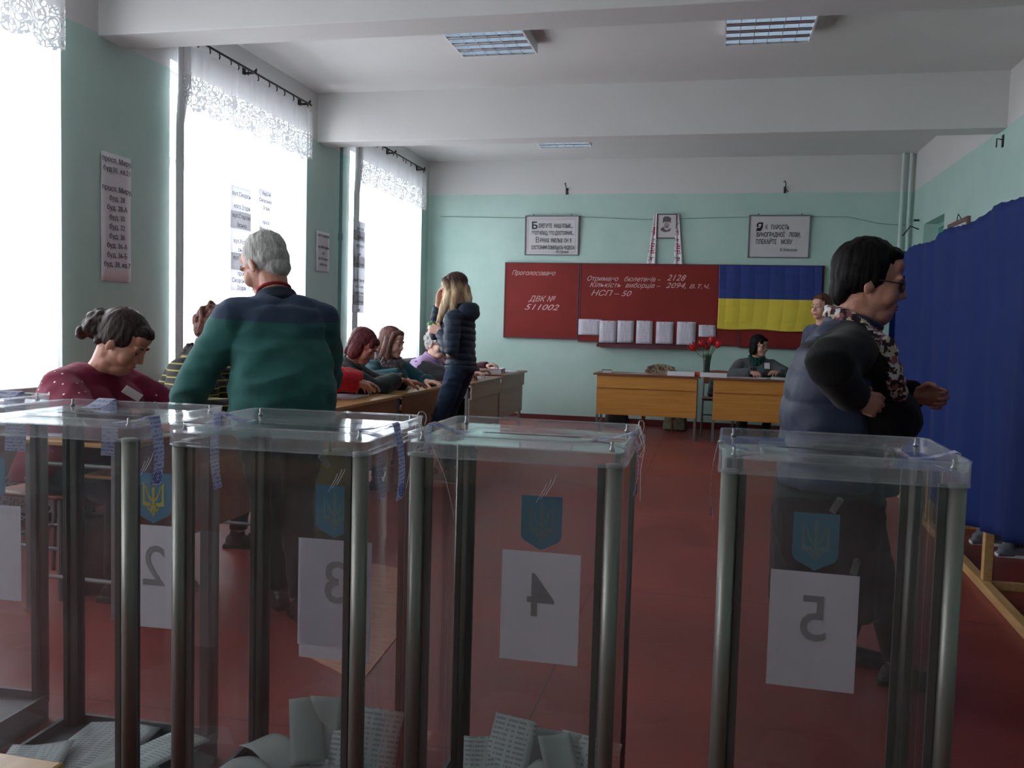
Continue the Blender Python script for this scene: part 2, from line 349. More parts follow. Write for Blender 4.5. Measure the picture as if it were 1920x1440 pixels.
# thin cable that sags along the back wall
bm = B(); pts = [(-3.6, 2.67), (-3.3, 2.665), (-2.5, 2.65), (-1.73, 2.665), (-.9, 2.63), (.4, 2.66), (1.12, 2.665), (1.55, 2.66), (1.9, 2.58), (2.2, 2.56)]
tube(bm, [(x, YB-.008, z) for x, z in pts], .0035, 6); tag(obj('wall_cable', bm, mat('cable', rgb(110, 130, 126), rough=.5)), 'thin cable sagging along the teal back wall behind the framed signs', 'cable')
# curtain hooks on the back wall
for x, lab in ((-1.905, 'small dark wall hook above the framed sign on the left'), (.80, 'small dark wall hook above the framed sign on the right')):
    t = thing('wall_hook', lab, 'hook', (x, YB, 3.0), 0, 'hooks on the back wall')
    bm = B(); box(bm, -.015, .015, -.008, 0, -.05, .03, .002); obj('back_plate', bm, M_DARK, t)
    bm = B(); tube(bm, [(0, -.005, .01), (0, -.06, .02), (0, -.10, .05), (-.01, -.09, .085), (-.02, -.05, .075)], .006, 7)
    tube(bm, [(0, -.03, 0), (.025, -.07, -.03), (.035, -.08, -.05)], .005, 7); obj('hook_arm', bm, M_DARK, t, True)
bm = B(); tube(bm, [(XR, 8.05, 2.86), (XR-.05, 8.05, 2.87), (XR-.05, 8.05, 2.80)], .006, 7); box(bm, XR-.008, XR, 8.03, 8.07, 2.80, 2.9); tag(obj('wall_hook', bm, M_DARK), 'small hook high on the right wall above the blue curtain', 'hook')
# small bracket near the doorway
bm = B(); tube(bm, [(XR, 11.0, 2.47), (XR-.10, 10.95, 2.50), (XR-.16, 11.05, 2.40)], .008, 7); tube(bm, [(XR-.02, 10.9, 2.56), (XR-.08, 10.9, 2.56)], .012, 8); tag(obj('wall_bracket', bm, M_DARK), 'dark bent bracket on the right wall beside the doorway', 'bracket')
# ceiling luminaires
M_LOUV = mat('louvre_mirror', rgb(225, 232, 242), rough=.3, metal=1)
M_TUBE = mat('lamp_tube', rgb(232, 238, 245), rough=.3)
M_TUBE.node_tree.nodes['Principled BSDF'].inputs['Emission Color'].default_value = (.72, .9, 1, 1); M_TUBE.node_tree.nodes['Principled BSDF'].inputs['Emission Strength'].default_value = 4.2
def luminaire(x, y, label):
    t = thing('ceiling_light', label, 'ceiling light', (x, y, ZC), 0, 'square louvred ceiling lights')
    bm = B(); w = .30; box(bm, -w, w, -w, w, -.012, 0)
    box(bm, -w, -w+.012, -w, w, -.085, -.012); box(bm, w-.012, w, -w, w, -.085, -.012); box(bm, -w+.012, w-.012, -w, -w+.012, -.085, -.012); box(bm, -w+.012, w-.012, w-.012, w, -.085, -.012)
    obj('housing', bm, M_WHITE, t)
    bm = B()
    for k in range(5):                     # long parabolic mirror blades
        yy = -.288+.144*k
        for sgn in (-1, 1):
            if abs(yy+sgn*.03) > .29: continue
            grid(bm, 1, 5, lambda u, v, yy=yy, sgn=sgn: (-.288+.576*u, yy+sgn*(.004+.03*(1-v)**2.2), -.082+.062*v), 0)
    obj('reflector', bm, M_LOUV, t, True)
    bm = B()
    for k in range(1, 6): box(bm, -.288+.096*k-.002, -.288+.096*k+.002, -.288, .288, -.083, -.045)
    for k in range(1, 4): box(bm, -.288, .288, -.288+.144*k-.008, -.288+.144*k+.008, -.083, -.078)
    obj('louvre', bm, M_LOUV, t)
    for k in range(4):
        bm = B(); yy = -.216+.144*k; tube(bm, [(-.285, yy, -.035), (.285, yy, -.035)], .0125, 10); obj('lamp_tube', bm, M_TUBE, t, True)
    return t
luminaire(-1.70, 6.49, 'square louvred ceiling light left of centre, half behind the near beam')
luminaire(.30, 6.49, 'square louvred ceiling light on the right side of the ceiling')
luminaire(-1.74, 9.95, 'square louvred ceiling light farthest away, mostly behind the far beam')
# ---------------------------------------------------------------- curtains at the windows
M_SHEER = sheer_mat('tulle', (.84, .85, .87, 1), .56); M_LACE = sheer_mat('lace_edge', (.8, .81, .83, 1), .64, True, .12)
M_VAL = sheer_mat('voile', (.82, .83, .85, 1), .88, False, .10)
def curtain_set(y0, y1, where, ordn, sheer=None):
    xr = XL+.10; zr = 3.20
    r = thing('curtain_rod', 'thin dark curtain rod with clips above the %s' % where, 'curtain rod', (xr, (y0+y1)/2, zr), 0, 'curtain rods above the windows')
    bm = B(); L = (y1-y0)/2; tube(bm, [(0, -L, 0), (0, L, 0)], .009, 8); obj('rod', bm, M_DARK, r, True)
    for yy in (-L+.05, 0, L-.05):
        bm = B(); box(bm, -xr+XL, .0, yy-.006, yy+.006, -.008, .008); box(bm, XL-xr, XL-xr+.01, yy-.02, yy+.02, -.05, .05); tube(bm, [(0, yy-.02, .0), (.015, yy, .03), (0, yy+.02, 0)], .006, 6); obj('bracket', bm, M_DARK, r)
    for k in range(14):
        yy = -L+.07+(2*L-.14)*(k+random.uniform(-.25, .25))/13.; bm = B(); tube(bm, [(0, yy, -.01), (.008, yy, -.03), (0, yy, -.05)], .005, 6); obj('clip', bm, M_DARK, r)
    cu = thing('lace_curtain', 'white tulle curtain and lace valance over the %s' % where, 'curtain', (xr, (y0+y1)/2, 0), 0, 'lace curtains at the windows')
    rnd = random.Random(ordn)
    ph = [rnd.uniform(0, 6) for _ in range(4)]
    def fold(s, k, a): return a*(math.sin(s*k+ph[0])+.6*math.sin(s*k*1.7+ph[1])+.35*math.sin(s*k*3.1+ph[2]))
    bm = B(); grid(bm, 160, 8, lambda u, v: (-.035+fold(u*(y1-y0), 26, .012)*(1-.3*v), -L+2*L*u, zr-.05-(zr-.05-.34)*(1-v)))
    obj('tulle_panel', bm, sheer or M_SHEER, cu, True)
    bm = B(); grid(bm, 160, 6, lambda u, v: (-.03+fold(u*(y1-y0), 26, .012), -L+2*L*u, .34-.26*v-.02*abs(math.sin(u*(y1-y0)*12))*v)); obj('lace_hem', bm, M_LACE, cu, True)
    vl = .27
    sag = lambda u: -.05-.025*abs(math.sin(u*13*PI/2*1.0))
    bm = B(); grid(bm, 200, 5, lambda u, v: (.022+fold(u*(y1-y0)+1, 30, .012), -L+2*L*u, zr+sag(u)+(-vl-.0-sag(u)+.0)*v)); obj('valance', bm, M_VAL, cu, True)
    def sc(u): return .05*abs(math.sin(u*(y1-y0)*11))**.7
    bm = B(); grid(bm, 260, 8, lambda u, v: (.024+fold(u*(y1-y0)+1, 30, .013), -L+2*L*u, zr-vl-(.2+sc(u))*v)); obj('lace_valance', bm, M_LACE, cu, True)
    # side gathered fall (thicker bunch at the near side)
    bm = B(); grid(bm, 26, 10, lambda u, v: (.0+.03*math.sin(u*16), -L+(.10 if v < .19 else .016)*u, zr-.06-(zr-.3)*v)); obj('gathered_edge', bm, M_VAL, cu, True)
    return cu
curtain_set(-.95, 1.4, 'window behind the viewer', 1)
curtain_set(2.15, 4.45, 'nearest window at the left edge', 2)
curtain_set(5.56, 7.62, 'middle window', 3)
curtain_set(8.70, 10.92, 'farthest window', 4, sheer_mat('dense_tulle', (.84, .85, .87, 1), .80))
# ---------------------------------------------------------------- papers with writing
M_PAPER = mat('paper', rgb(214, 212, 218), rough=.75, spec=.2)
M_INK = mat('ink', rgb(52, 52, 58), rough=.8); M_INKSOFT = mat('grey_print', rgb(120, 120, 126), rough=.8)
RB = (PI/2, 0, 0); RL = (PI/2, 0, PI/2)
def wall_note(y0, y1, z0, z1, lines, label, size, lead, tilt=0, group=None):
    t = thing('paper_notice', label, 'notice', (XL+.006, (y0+y1)/2, (z0+z1)/2), 0, group); t.rotation_euler = (tilt, 0, 0)
    w, h = (y1-y0)/2, (z1-z0)/2
    bm = B(); grid(bm, 6, 10, lambda u, v: (.001+.004*math.sin(v*9)*abs(u-.5), -w+2*w*u, -h+2*h*v), .0008); obj('sheet', bm, M_PAPER, t, True)
    z = h-lead*.95
    for k, l in enumerate(lines):
        if l: text('lettering', l, size, M_INK, t, (.009, 0, z), RL, .0004, 'CENTER')
        z -= lead
    return t
wall_note(4.873, 5.164, 1.434, 2.243, ['просп. Миру,', 'буд.26, кв.21', '', 'просп. Миру,', 'буд. 28', 'буд. 28-А', 'буд. 30', 'буд. 32', 'буд. 36', 'буд. 36-А', 'буд. 36-Б', 'буд. 38, кв.7'],
          'tall white address list taped to the teal wall between the left windows', .047, .060)
wall_note(7.96, 8.255, 1.71, 2.10, ['вул.Кузнєчна', '', 'вул.Мічуріна', 'на', 'вул.Нижньо-', 'київська'], 'short white address list on the teal wall between the middle and farthest windows', .040, .056)
def backlit_paper(name, g, tr=.5):
    m = bpy.data.materials.new(name); m.use_nodes = True; nt = m.node_tree; nt.nodes.remove(nt.nodes['Principled BSDF']); out = nt.nodes['Material Output']
    d = nn(nt, 'ShaderNodeBsdfDiffuse'); d.inputs[0].default_value = (g, g, g*1.04, 1); tl = nn(nt, 'ShaderNodeBsdfTranslucent'); tl.inputs[0].default_value = (g, g, g*1.04, 1)
    mx = nn(nt, 'ShaderNodeMixShader'); mx.inputs[0].default_value = tr; nt.links.new(d.outputs[0], mx.inputs[1]); nt.links.new(tl.outputs[0], mx.inputs[2]); nt.links.new(mx.outputs[0], out.inputs[0]); return m
M_PT = backlit_paper('thin_paper', .8, .55); M_PTG = backlit_paper('thin_grey_paper', .52, .6)
def window_strip(y0, y1, z0, z1, bands, label, size):
    t = thing('paper_notice', label, 'notice', (XL+.14, (y0+y1)/2, z1), 0)
    w = (y1-y0)/2; z = 0
    for (h, grey, lines) in bands:
        bm = B(); grid(bm, 4, 4, lambda u, v: (.003*math.sin(u*5+z*9), -w+2*w*u, z-h*v), .0006); obj('sheet', bm, M_PTG if grey else M_PT, t, True)
        n = len(lines)
        for k, l in enumerate(lines): text('lettering', l, size, M_INK, t, (.009, 0, z-h*(k+.8)/max(n, 1)), RL, .0004, 'CENTER')
        z -= h
    return t
window_strip(6.175, 6.48, 1.42, 2.245, [(.19, 0, ['вул.Сікорсь-', 'кого Ігоря']), (.135, 1, ['вул.Старокі-', 'ївська']), (.19, 0, ['', 'вул.Хотин-', 'ська']), (.13, 1, ['вул.Гайова', 'на']), (.165, 0, ['пров.', 'Сікорського', 'Ігоря'])],
             'hanging address strip with grey bands in the middle window, left of the pair', .048)
window_strip(6.60, 6.825, 1.93, 2.285, [(.35, 0, ['буд.2-й', 'Сікорського', 'Ігоря', '', 'просп.', 'Миру,буд.2'])], 'short white address sheet hanging in the middle window, right of the pair', .04)
window_strip(8.545, 8.86, 1.31, 2.275, [(.1, 0, ['', 'вул.Нова']), (.1, 1, ['вул.Мала']), (.17, 0, ['вул.Крута', 'на']), (.11, 1, ['вул.Галана']), (.16, 0, ['', 'вул.Естонська']), (.13, 0, ['вул.Січова', 'вул.Яружна']), (.1, 1, ['вул.Житня']), (.08, 0, ['на'])],
             'long address strip with grey bands hanging in the farthest window', .042)
# ---------------------------------------------------------------- blackboard
M_BOARD = mat('brown_board', rgb(128, 36, 32), rough=.6, spec=.3, vary=.12, vscale=1.6); M_BFR = mat('board_edge', rgb(96, 40, 50), rough=.5)
M_CHALK = mat('chalk', rgb(214, 176, 176), rough=.95, vary=.15, vscale=60)
bb = thing('chalkboard', 'long brown three-section chalkboard on the back wall with chalk writing', 'chalkboard', (0, YB, 0))
def bsec(x0, x1, z0, z1, d):
    bm = B(); box(bm, x0, x1, -d, -.004, z0, z1, .002); p = obj('board_panel', bm, M_BOARD, bb)
    bm = B(); e = .014
    box(bm, x0-e, x0, -d-.006, -.003, z0-e, z1+e); box(bm, x1, x1+e, -d-.006, -.003, z0-e, z1+e); box(bm, x0, x1, -d-.006, -.003, z1, z1+e); box(bm, x0, x1, -d-.006, -.003, z0-e, z0)
    obj('panel_edge', bm, M_BFR, p); return p
bsec(-2.675, -1.715, 1.095, 2.055, .045); bsec(-1.68, .31, 1.07, 2.055, .045); bsec(.34, 1.29, 1.055, 2.055, .045)
bm = B(); box(bm, -1.44, -.10, -.13, -.004, 1.00, 1.018); box(bm, -1.44, -.10, -.13, -.12, 1.018, 1.035); box(bm, -1.44, -.10, -.03, -.004, 1.018, 1.06); obj('chalk_tray', bm, M_BFR, bb)
for (s, x, z, sz, w) in [('Проголосовано', -2.60, 1.905, .085, .58), ('ДВК №', -2.36, 1.565, .10, .36), ('511002', -2.42, 1.455, .105, .46), ('Отримано', -1.61, 1.845, .085, .40), ('бюлетенів –', -1.13, 1.845, .085, .46),
                         ('2128', -.59, 1.862, .105, .24), ('Кількість', -1.57, 1.765, .085, .40), ('виборців –', -1.11, 1.765, .085, .44), ('2094, в.т.ч.', -.60, 1.768, .095, .54), ('НСП – 50', -1.55, 1.655, .10, .52)]:
    text('chalk_writing', s, sz, M_CHALK, bb, (x, -.0465, z), RB, .0006, shear=.42, width=w, bold=0)
for x, lab in ((-2.42, 'left'), (.55, 'right')): pass
M_PRINT = paper_mat('printed_sheet', rgb(205, 200, 214), rgb(172, 168, 182), line=.009, axis=2, dens=.45, ink_len=3)
M_PIN = mat('pin', rgb(120, 40, 40), rough=.4)
pdat = [(-1.69, -1.385, 1.145, 1.35, 'wide sheet pinned at the left end'), (-1.415, -1.195, 1.054, 1.336, 'first tall sheet from the left'), (-1.185, -.975, 1.061, 1.342, 'second tall sheet from the left'),
        (-.944, -.737, 1.055, 1.348, 'third tall sheet from the left'), (-.694, -.477, 1.063, 1.34, 'fourth tall sheet from the left'), (-.435, -.20, 1.058, 1.347, 'last tall sheet before the tulips'), (-.165, .046, 1.165, 1.313, 'small wide sheet next to the flag')]
for k, (x0, x1, z0, z1, lab) in enumerate(pdat):
    t = thing('paper_sheet', 'printed white %s along the bottom of the chalkboard' % lab, 'paper', ((x0+x1)/2, YB-(.056 if k != 1 else .06), z0), 0, 'papers pinned along the chalkboard')
    w, h = (x1-x0)/2, z1-z0
    bm = B(); grid(bm, 4, 8, lambda u, v: (-w+2*w*u, -.004*(1-v)*(1+math.sin(u*4+k)), h*v), .0006); obj('sheet', bm, M_PRINT, t, True)
    bm = B(); lathe(bm, [(.001, 0), (.006, .002), (.006, .006), (.001, .008)], 8); bmesh.ops.rotate(bm, verts=bm.verts, matrix=Matrix.Rotation(PI/2, 3, 'X')); obj('pin', bm, M_PIN, t, True, (0, -.002, h-.012))
# flag
def flag_mat():
    m = mat('flag_cloth', rgb(30, 48, 120), rough=.6, sheen=.2); nt = m.node_tree; b = nt.nodes['Principled BSDF']
    tc = nn(nt, 'ShaderNodeTexCoord'); sx = nn(nt, 'ShaderNodeSeparateXYZ'); nt.links.new(tc.outputs['Object'], sx.inputs[0])
    g = nn(nt, 'ShaderNodeMath', operation='GREATER_THAN'); g.inputs[1].default_value = -.415; nt.links.new(sx.outputs[2], g.inputs[0])
    mx = nn(nt, 'ShaderNodeMix', data_type='RGBA'); nt.links.new(g.outputs[0], mx.inputs[0]); mx.inputs[6].default_value = rgb(222, 198, 62); mx.inputs[7].default_value = rgb(28, 52, 128); nt.links.new(mx.outputs[2], b.inputs['Base Color']); return m
def flagfn(u, v):
    x = 1.22*u; z = -.79*v-.012*u*v
    crease = lambda t, n: .009*abs(((t*n) % 1)-.5)**.5*-1
    d = -.012-.010*math.sin(x*7+v*2)*v + crease(u, 7) + crease(v, 4)
    return (x+.012*v*math.sin(v*3)-.12*max(0, v-.6)*u, d-.01*v, z-.008*math.sin(x*9)*v)
bm = B(); grid(bm, 112, 64, flagfn, .001); tag(obj('flag', bm, flag_mat(), None, True, (.055, YB-.052, 2.062)), 'blue and yellow cloth flag pinned over the right part of the chalkboard', 'flag')
# framed signs
M_SIGN = mat('sign_board', rgb(198, 194, 198), rough=.5); M_SFR = mat('sign_frame', rgb(110, 116, 122), rough=.4, metal=.3)
def sign(x0, x1, z0, z1, lines, label, border):
    t = thing('framed_sign', label, 'sign', ((x0+x1)/2, YB-.004, (z0+z1)/2), 0); w, h = (x1-x0)/2, (z1-z0)/2
    t.rotation_euler = (math.radians(3), 0, 0)
    bm = B(); box(bm, -w+.012, w-.012, -.018, -.005, -h+.012, h-.012); obj('board', bm, M_SIGN, t)
    bm = B(); e = .014
    for a in ((-w, -w+e, -h, h), (w-e, w, -h, h), (-w+e, w-e, -h, -h+e), (-w+e, w-e, h-e, h)): box(bm, a[0], a[1], -.03, 0, a[2], a[3], .002)
    obj('frame', bm, M_SFR, t)
    if border:
        bm = B(); i = .045
        for a in ((-w+i, -w+i+.003, -h+i, h-i), (w-i-.003, w-i, -h+i, h-i), (-w+i, w-i, -h+i, -h+i+.003), (-w+i, w-i, h-i-.003, h-i)): box(bm, a[0], a[1], -.019, -.0181, a[2], a[3])
        obj('border_line', bm, M_INKSOFT, t)
    for s, x, z, sz, wd, bold in lines: text('lettering', s, sz, M_INK, t, (x-(x0+x1)/2, -.0195, z-(z0+z1)/2), RB, .0006, width=wd, bold=bold)
    for sx in (-w*.7, w*.7):
        bm = B(); tube(bm, [(sx, -.01, h), (sx, -.004, h+.02), (sx+.01, -.0, h+.012)], .004, 6); obj('hanger', bm, M_DARK, t)
sign(-2.44, -1.726, 2.166, 2.678, [('Б', -2.355, 2.508, .125, .075, .004), ('ЕРЕГИТЕ  НАШ ЯЗЫК...', -2.26, 2.522, .072, .45, .0015), ('ЭТОТ КЛАД, ЭТО ДОСТОЯНИЕ...', -2.352, 2.432, .066, .56, .0015), ('В', -2.30, 2.332, .10, .045, 0), ('РУКАХ  УМЕЛЫХ  ОН  В', -2.235, 2.335, .07, .41, .0015),
      ('СОСТОЯНИИ СОВЕРШАТЬ ЧУДЕСА!', -2.352, 2.245, .066, .57, .0015), ('И.С.Тургенев', -2.02, 2.198, .05, .16, 0)], 'framed white sign with five lines of black lettering, left of the portrait', True)
sign(.388, 1.116, 2.158, 2.681, [('Я', .478, 2.493, .13, .085, .005), ('К   ПАРОСТЬ', .585, 2.508, .075, .28, .0015), ('ВИНОГРАДНОЇ    ЛОЗИ,', .482, 2.418, .075, .52, .0015), ('ПЛЕКАЙТЕ    МОВУ', .48, 2.33, .078, .43, .0015), ('М. Рильський', .77, 2.242, .055, .20, 0)], 'framed white sign with four lines of black lettering, right of the portrait', False)
# portrait: a plain generic sketch of a man in a fur hat
t = thing('framed_portrait', 'small dark framed pencil portrait of a man in a tall fur hat', 'picture', (-.613, YB-.02, 2.543), 0); t.rotation_euler = (math.radians(4), 0, 0)
M_PFR = mat('portrait_frame', rgb(62, 44, 44), rough=.4); M_GRAPH = mat('graphite', rgb(96, 92, 96), rough=.9, bump=.3, vary=.35, vscale=60); M_GRAPHL = mat('graphite_light', rgb(160, 152, 154), rough=.9)
bm = B(); box(bm, -.112, .112, -.014, -.004, -.142, .142); obj('paper', bm, M_SIGN, t)
bm = B(); 
for a in ((-.125, -.112, -.153, .153), (.112, .125, -.153, .153), (-.112, .112, -.153, -.142), (-.112, .112, .142, .153)): box(bm, a[0], a[1], -.024, 0, a[2], a[3], .002)
obj('frame', bm, M_PFR, t)
def blob2(pts, y0, y1, m, name):
    bm = B(); prism(bm, pts, y0, y1, 'xz'); return obj(name, bm, m, t)
el = lambda cx, cz, rx, rz, n=20: [(cx+rx*math.cos(2*PI*k/n), cz+rz*math.sin(2*PI*k/n)) for k in range(n)]
blob2([(-.05, .035), (-.05, .10), (-.03, .122), (.02, .122), (.05, .10), (.05, .035), (.03, .055), (-.03, .055)], -.0152, -.0142, M_GRAPH, 'drawn_hat')
blob2(el(.0, .012, .036, .045), -.0148, -.0141, M_GRAPHL, 'drawn_face')
blob2([(-.075, -.03), (-.04, -.005), (-.02, -.04), (.0, -.05), (.03, -.035), (.055, -.02), (.045, -.06), (-.02, -.075), (-.07, -.055)], -.0156, -.0149, M_GRAPH, 'drawn_collar')
blob2([(-.022, -.006), (0, .002), (.022, -.006), (.012, -.014), (-.012, -.014)], -.0158, -.015, M_GRAPH, 'drawn_moustache')
for sx in (-.016, .016): blob2(el(sx, .02, .006, .003, 10), -.0158, -.015, M_GRAPH, 'drawn_eye')
# embroidered towel hung over the portrait
def towel_mat():
    m = mat('embroidered_linen', rgb(226, 218, 222), rough=.8); nt = m.node_tree; b = nt.nodes['Principled BSDF']
    tc = nn(nt, 'ShaderNodeTexCoord'); sx = nn(nt, 'ShaderNodeSeparateXYZ'); nt.links.new(tc.outputs['Object'], sx.inputs[0])
    cr = nn(nt, 'ShaderNodeValToRGB'); cr.color_ramp.interpolation = 'CONSTANT'; r = nn(nt, 'ShaderNodeMapRange'); r.inputs[1].default_value = 0; r.inputs[2].default_value = -.63
    nt.links.new(sx.outputs[2], r.inputs[0]); nt.links.new(r.outputs[0], cr.inputs[0]); e = cr.color_ramp.elements
    stops = [(0, 0), (.18, .5), (.22, 0), (.26, 1), (.42, 0), (.5, .5), (.55, 0), (.58, 1), (.80, 0), (.84, .5), (.93, 0)]
    e[0].position = 0; e[0].color = (0, 0, 0, 1); e[1].position = stops[1][0]; e[1].color = (.5, .5, .5, 1)
    for p, v in stops[2:]: q = e.new(p); q.color = (v, v, v, 1)
    vo = nn(nt, 'ShaderNodeTexVoronoi', distance='MANHATTAN'); vo.inputs['Scale'].default_value = 34; vo.inputs['Randomness'].default_value = .35; nt.links.new(tc.outputs['Object'], vo.inputs['Vector'])
    l = nn(nt, 'ShaderNodeMath', operation='LESS_THAN'); l.inputs[1].default_value = .62; nt.links.new(vo.outputs['Distance'], l.inputs[0])
    g1 = nn(nt, 'ShaderNodeMath', operation='GREATER_THAN'); g1.inputs[1].default_value = .8; nt.links.new(cr.outputs[0], g1.inputs[0])
    g2 = nn(nt, 'ShaderNodeMath', operation='GREATER_THAN'); g2.inputs[1].default_value = .2; nt.links.new(cr.outputs[0], g2.inputs[0])
    a = nn(nt, 'ShaderNodeMath', operation='MULTIPLY'); nt.links.new(l.outputs[0], a.inputs[0]); nt.links.new(g2.outputs[0], a.inputs[1])
    c = nn(nt, 'ShaderNodeMix', data_type='RGBA'); nt.links.new(g1.outputs[0], c.inputs[0]); c.inputs[6].default_value = rgb(60, 40, 60); c.inputs[7].default_value = rgb(150, 30, 62)
    mx = nn(nt, 'ShaderNodeMix', data_type='RGBA'); nt.links.new(a.outputs[0], mx.inputs[0]); mx.inputs[6].default_value = rgb(222, 214, 220); nt.links.new(c.outputs[2], mx.inputs[7]); nt.links.new(mx.outputs[2], b.inputs['Base Color']); return m
t = thing('embroidered_towel', 'white linen towel with red and black embroidery draped over the small portrait', 'towel', (-.62, YB-.03, 2.70)); MT = towel_mat()
for sg, nm in ((-1, 'towel_end'), (1, 'towel_end')):
    def f(u, v, sg=sg):
        xc = sg*(.135+.035*v); w = .03+.055*v
        return (xc+(u-.5)*w*1.3, -.004-.008*math.sin(u*9)-.004*math.cos(v*5), -.63*v)
    bm = B(); grid(bm, 16, 40, f, .002); obj(nm, bm, MT, t, True)
bm = B(); grid(bm, 30, 4, lambda u, v: (-.15+.3*u, .0-.0*v+.008, -.005+.012*math.sin(PI*u)-.02*v), .002); obj('towel_middle', bm, MATS['embroidered_linen'], t, True)
# picture on the right wall
t = thing('framed_picture', 'brown framed picture on the right wall just above the blue curtain', 'picture', (XR-.003, 9.22, 2.12)); M_BRF = mat('brown_frame', rgb(112, 84, 74), rough=.5)
bm = B(); box(bm, -.012, 0, -.31, .31, -.19, .19); obj('paper', bm, M_SIGN, t)
bm = B()
for a in ((-.35, -.31, -.23, .23), (.31, .35, -.23, .23), (-.31, .31, -.23, -.19), (-.31, .31, .19, .23)): box(bm, -.03, 0, a[0], a[1], a[2], a[3], .003)
obj('frame', bm, M_BRF, t)
bm = B(); tube(bm, [(-.01, -.1, .22), (-.02, 0, .29), (-.01, .1, .22)], .004, 6); obj('cord', bm, M_DARK, t)
# pale panel leaning in the far left corner
bm = B(); box(bm, -.22, .22, -.012, .012, 0, 1.28, .004)
tag(obj('hardboard_panel', bm, mat('pinkish_board', rgb(196, 168, 170), rough=.6), None, False, (-3.47, YB-.16, .0), (math.radians(-5), 0, 0)), 'pinkish white panel leaning in the far left corner behind the older woman', 'panel')
# ---------------------------------------------------------------- desks and chairs
M_TOP = wood_mat('yellow_desktop', rgb(176, 134, 84), rgb(196, 156, 104), .3, 1); M_TOPB = wood_mat('brown_desktop', rgb(120, 78, 60), rgb(140, 92, 68), .3, 0)
M_PAN = wood_mat('orange_plywood', rgb(206, 142, 66), rgb(220, 158, 80), .4, 0); M_PAND = wood_mat('brown_plywood', rgb(140, 92, 60), rgb(158, 108, 72), .4, 1)
M_PANG = wood_mat('grey_beige_plywood', rgb(168, 152, 134), rgb(184, 168, 150), .5, 1); M_EDGE = mat('dark_desk_edge', rgb(96, 58, 46), rough=.5)
M_LEGM = mat('grey_leg_paint', rgb(120, 122, 124), rough=.45, metal=.2)
def desk(x, y, rz, L, h, mtop, mpan, label, grp, D=.5):
    """front (with the panels) faces local -Y, origin at the middle of the front edge"""
    t = thing('school_desk', label, 'desk', (x, y, 0), rz, grp); l = L/2
    bm = B(); box(bm, -l, l, 0, D, h-.018, h, .004); box(bm, -l, l, -.003, 0, h-.02, h-.002); o = obj('desktop', bm, mtop, t)
    bm = B(); box(bm, -l+.04, l-.04, .025, .04, h-.165, h-.019, .001); obj('front_board', bm, mpan, t)
    bm = B(); box(bm, -l+.04, l-.04, .045, .06, h-.47, h-.15, .001); obj('modesty_panel', bm, mpan, t)
    bm = B(); box(bm, -l+.06, l-.06, .07, .24, h-.15, h-.138); obj('shelf', bm, mpan, t)
    for sx in (-l+.05, l-.05):
        for yy in (.075, D-.05):
            bm = B(); box(bm, sx-.014, sx+.014, yy-.014, yy+.014, 0.012, h-.019, .003); box(bm, sx-.016, sx+.016, yy-.018, yy+.018, 0, .014, .002); obj('leg', bm, M_LEGM, t)
        bm = B(); tube(bm, [(sx, .075, .15), (sx, D-.05, .15)], .009, 8); tube(bm, [(sx, .075, h-.1), (sx, D-.05, h-.1)], .009, 8); obj('side_rail', bm, M_LEGM, t)
    return t
ROW = 'school desks in the row along the windows'
# rz=+90deg turns the front (local -Y) to face the aisle (+X)
desk(-2.19, 3.56, PI/2, 1.20, .71, M_TOP, M_PAND, 'yellow topped desk nearest the camera, in front of the woman in burgundy', ROW, .52)
desk(-2.17, 5.42, PI/2, 1.20, .70, M_TOP, M_PAND, 'wooden desk in the window row just beyond the man in the green jacket', ROW)
desk(-2.19, 6.72, PI/2, 1.16, .70, M_TOP, M_PAND, 'wooden desk in the window row with the tablet and white papers on it', ROW)
desk(-2.10, 8.33, PI/2, 1.20, .70, M_TOPB, M_PANG, 'grey fronted desk in the window row right behind the standing girl', ROW)
desk(-2.12, 9.62, PI/2, 1.20, .71, M_TOPB, M_PANG, 'grey fronted desk at the far end of the window row', ROW)
BR = 'orange fronted desks before the chalkboard'
desk(-.70, 9.97, 0, 1.20, .725, M_TOPB, M_PAN, 'orange fronted desk below the chalkboard on the left, with an empty chair behind', BR)
desk(.60, 9.90, 0, 1.20, .725, M_TOPB, M_PAN, 'orange fronted desk below the flag where the woman in grey writes', BR)
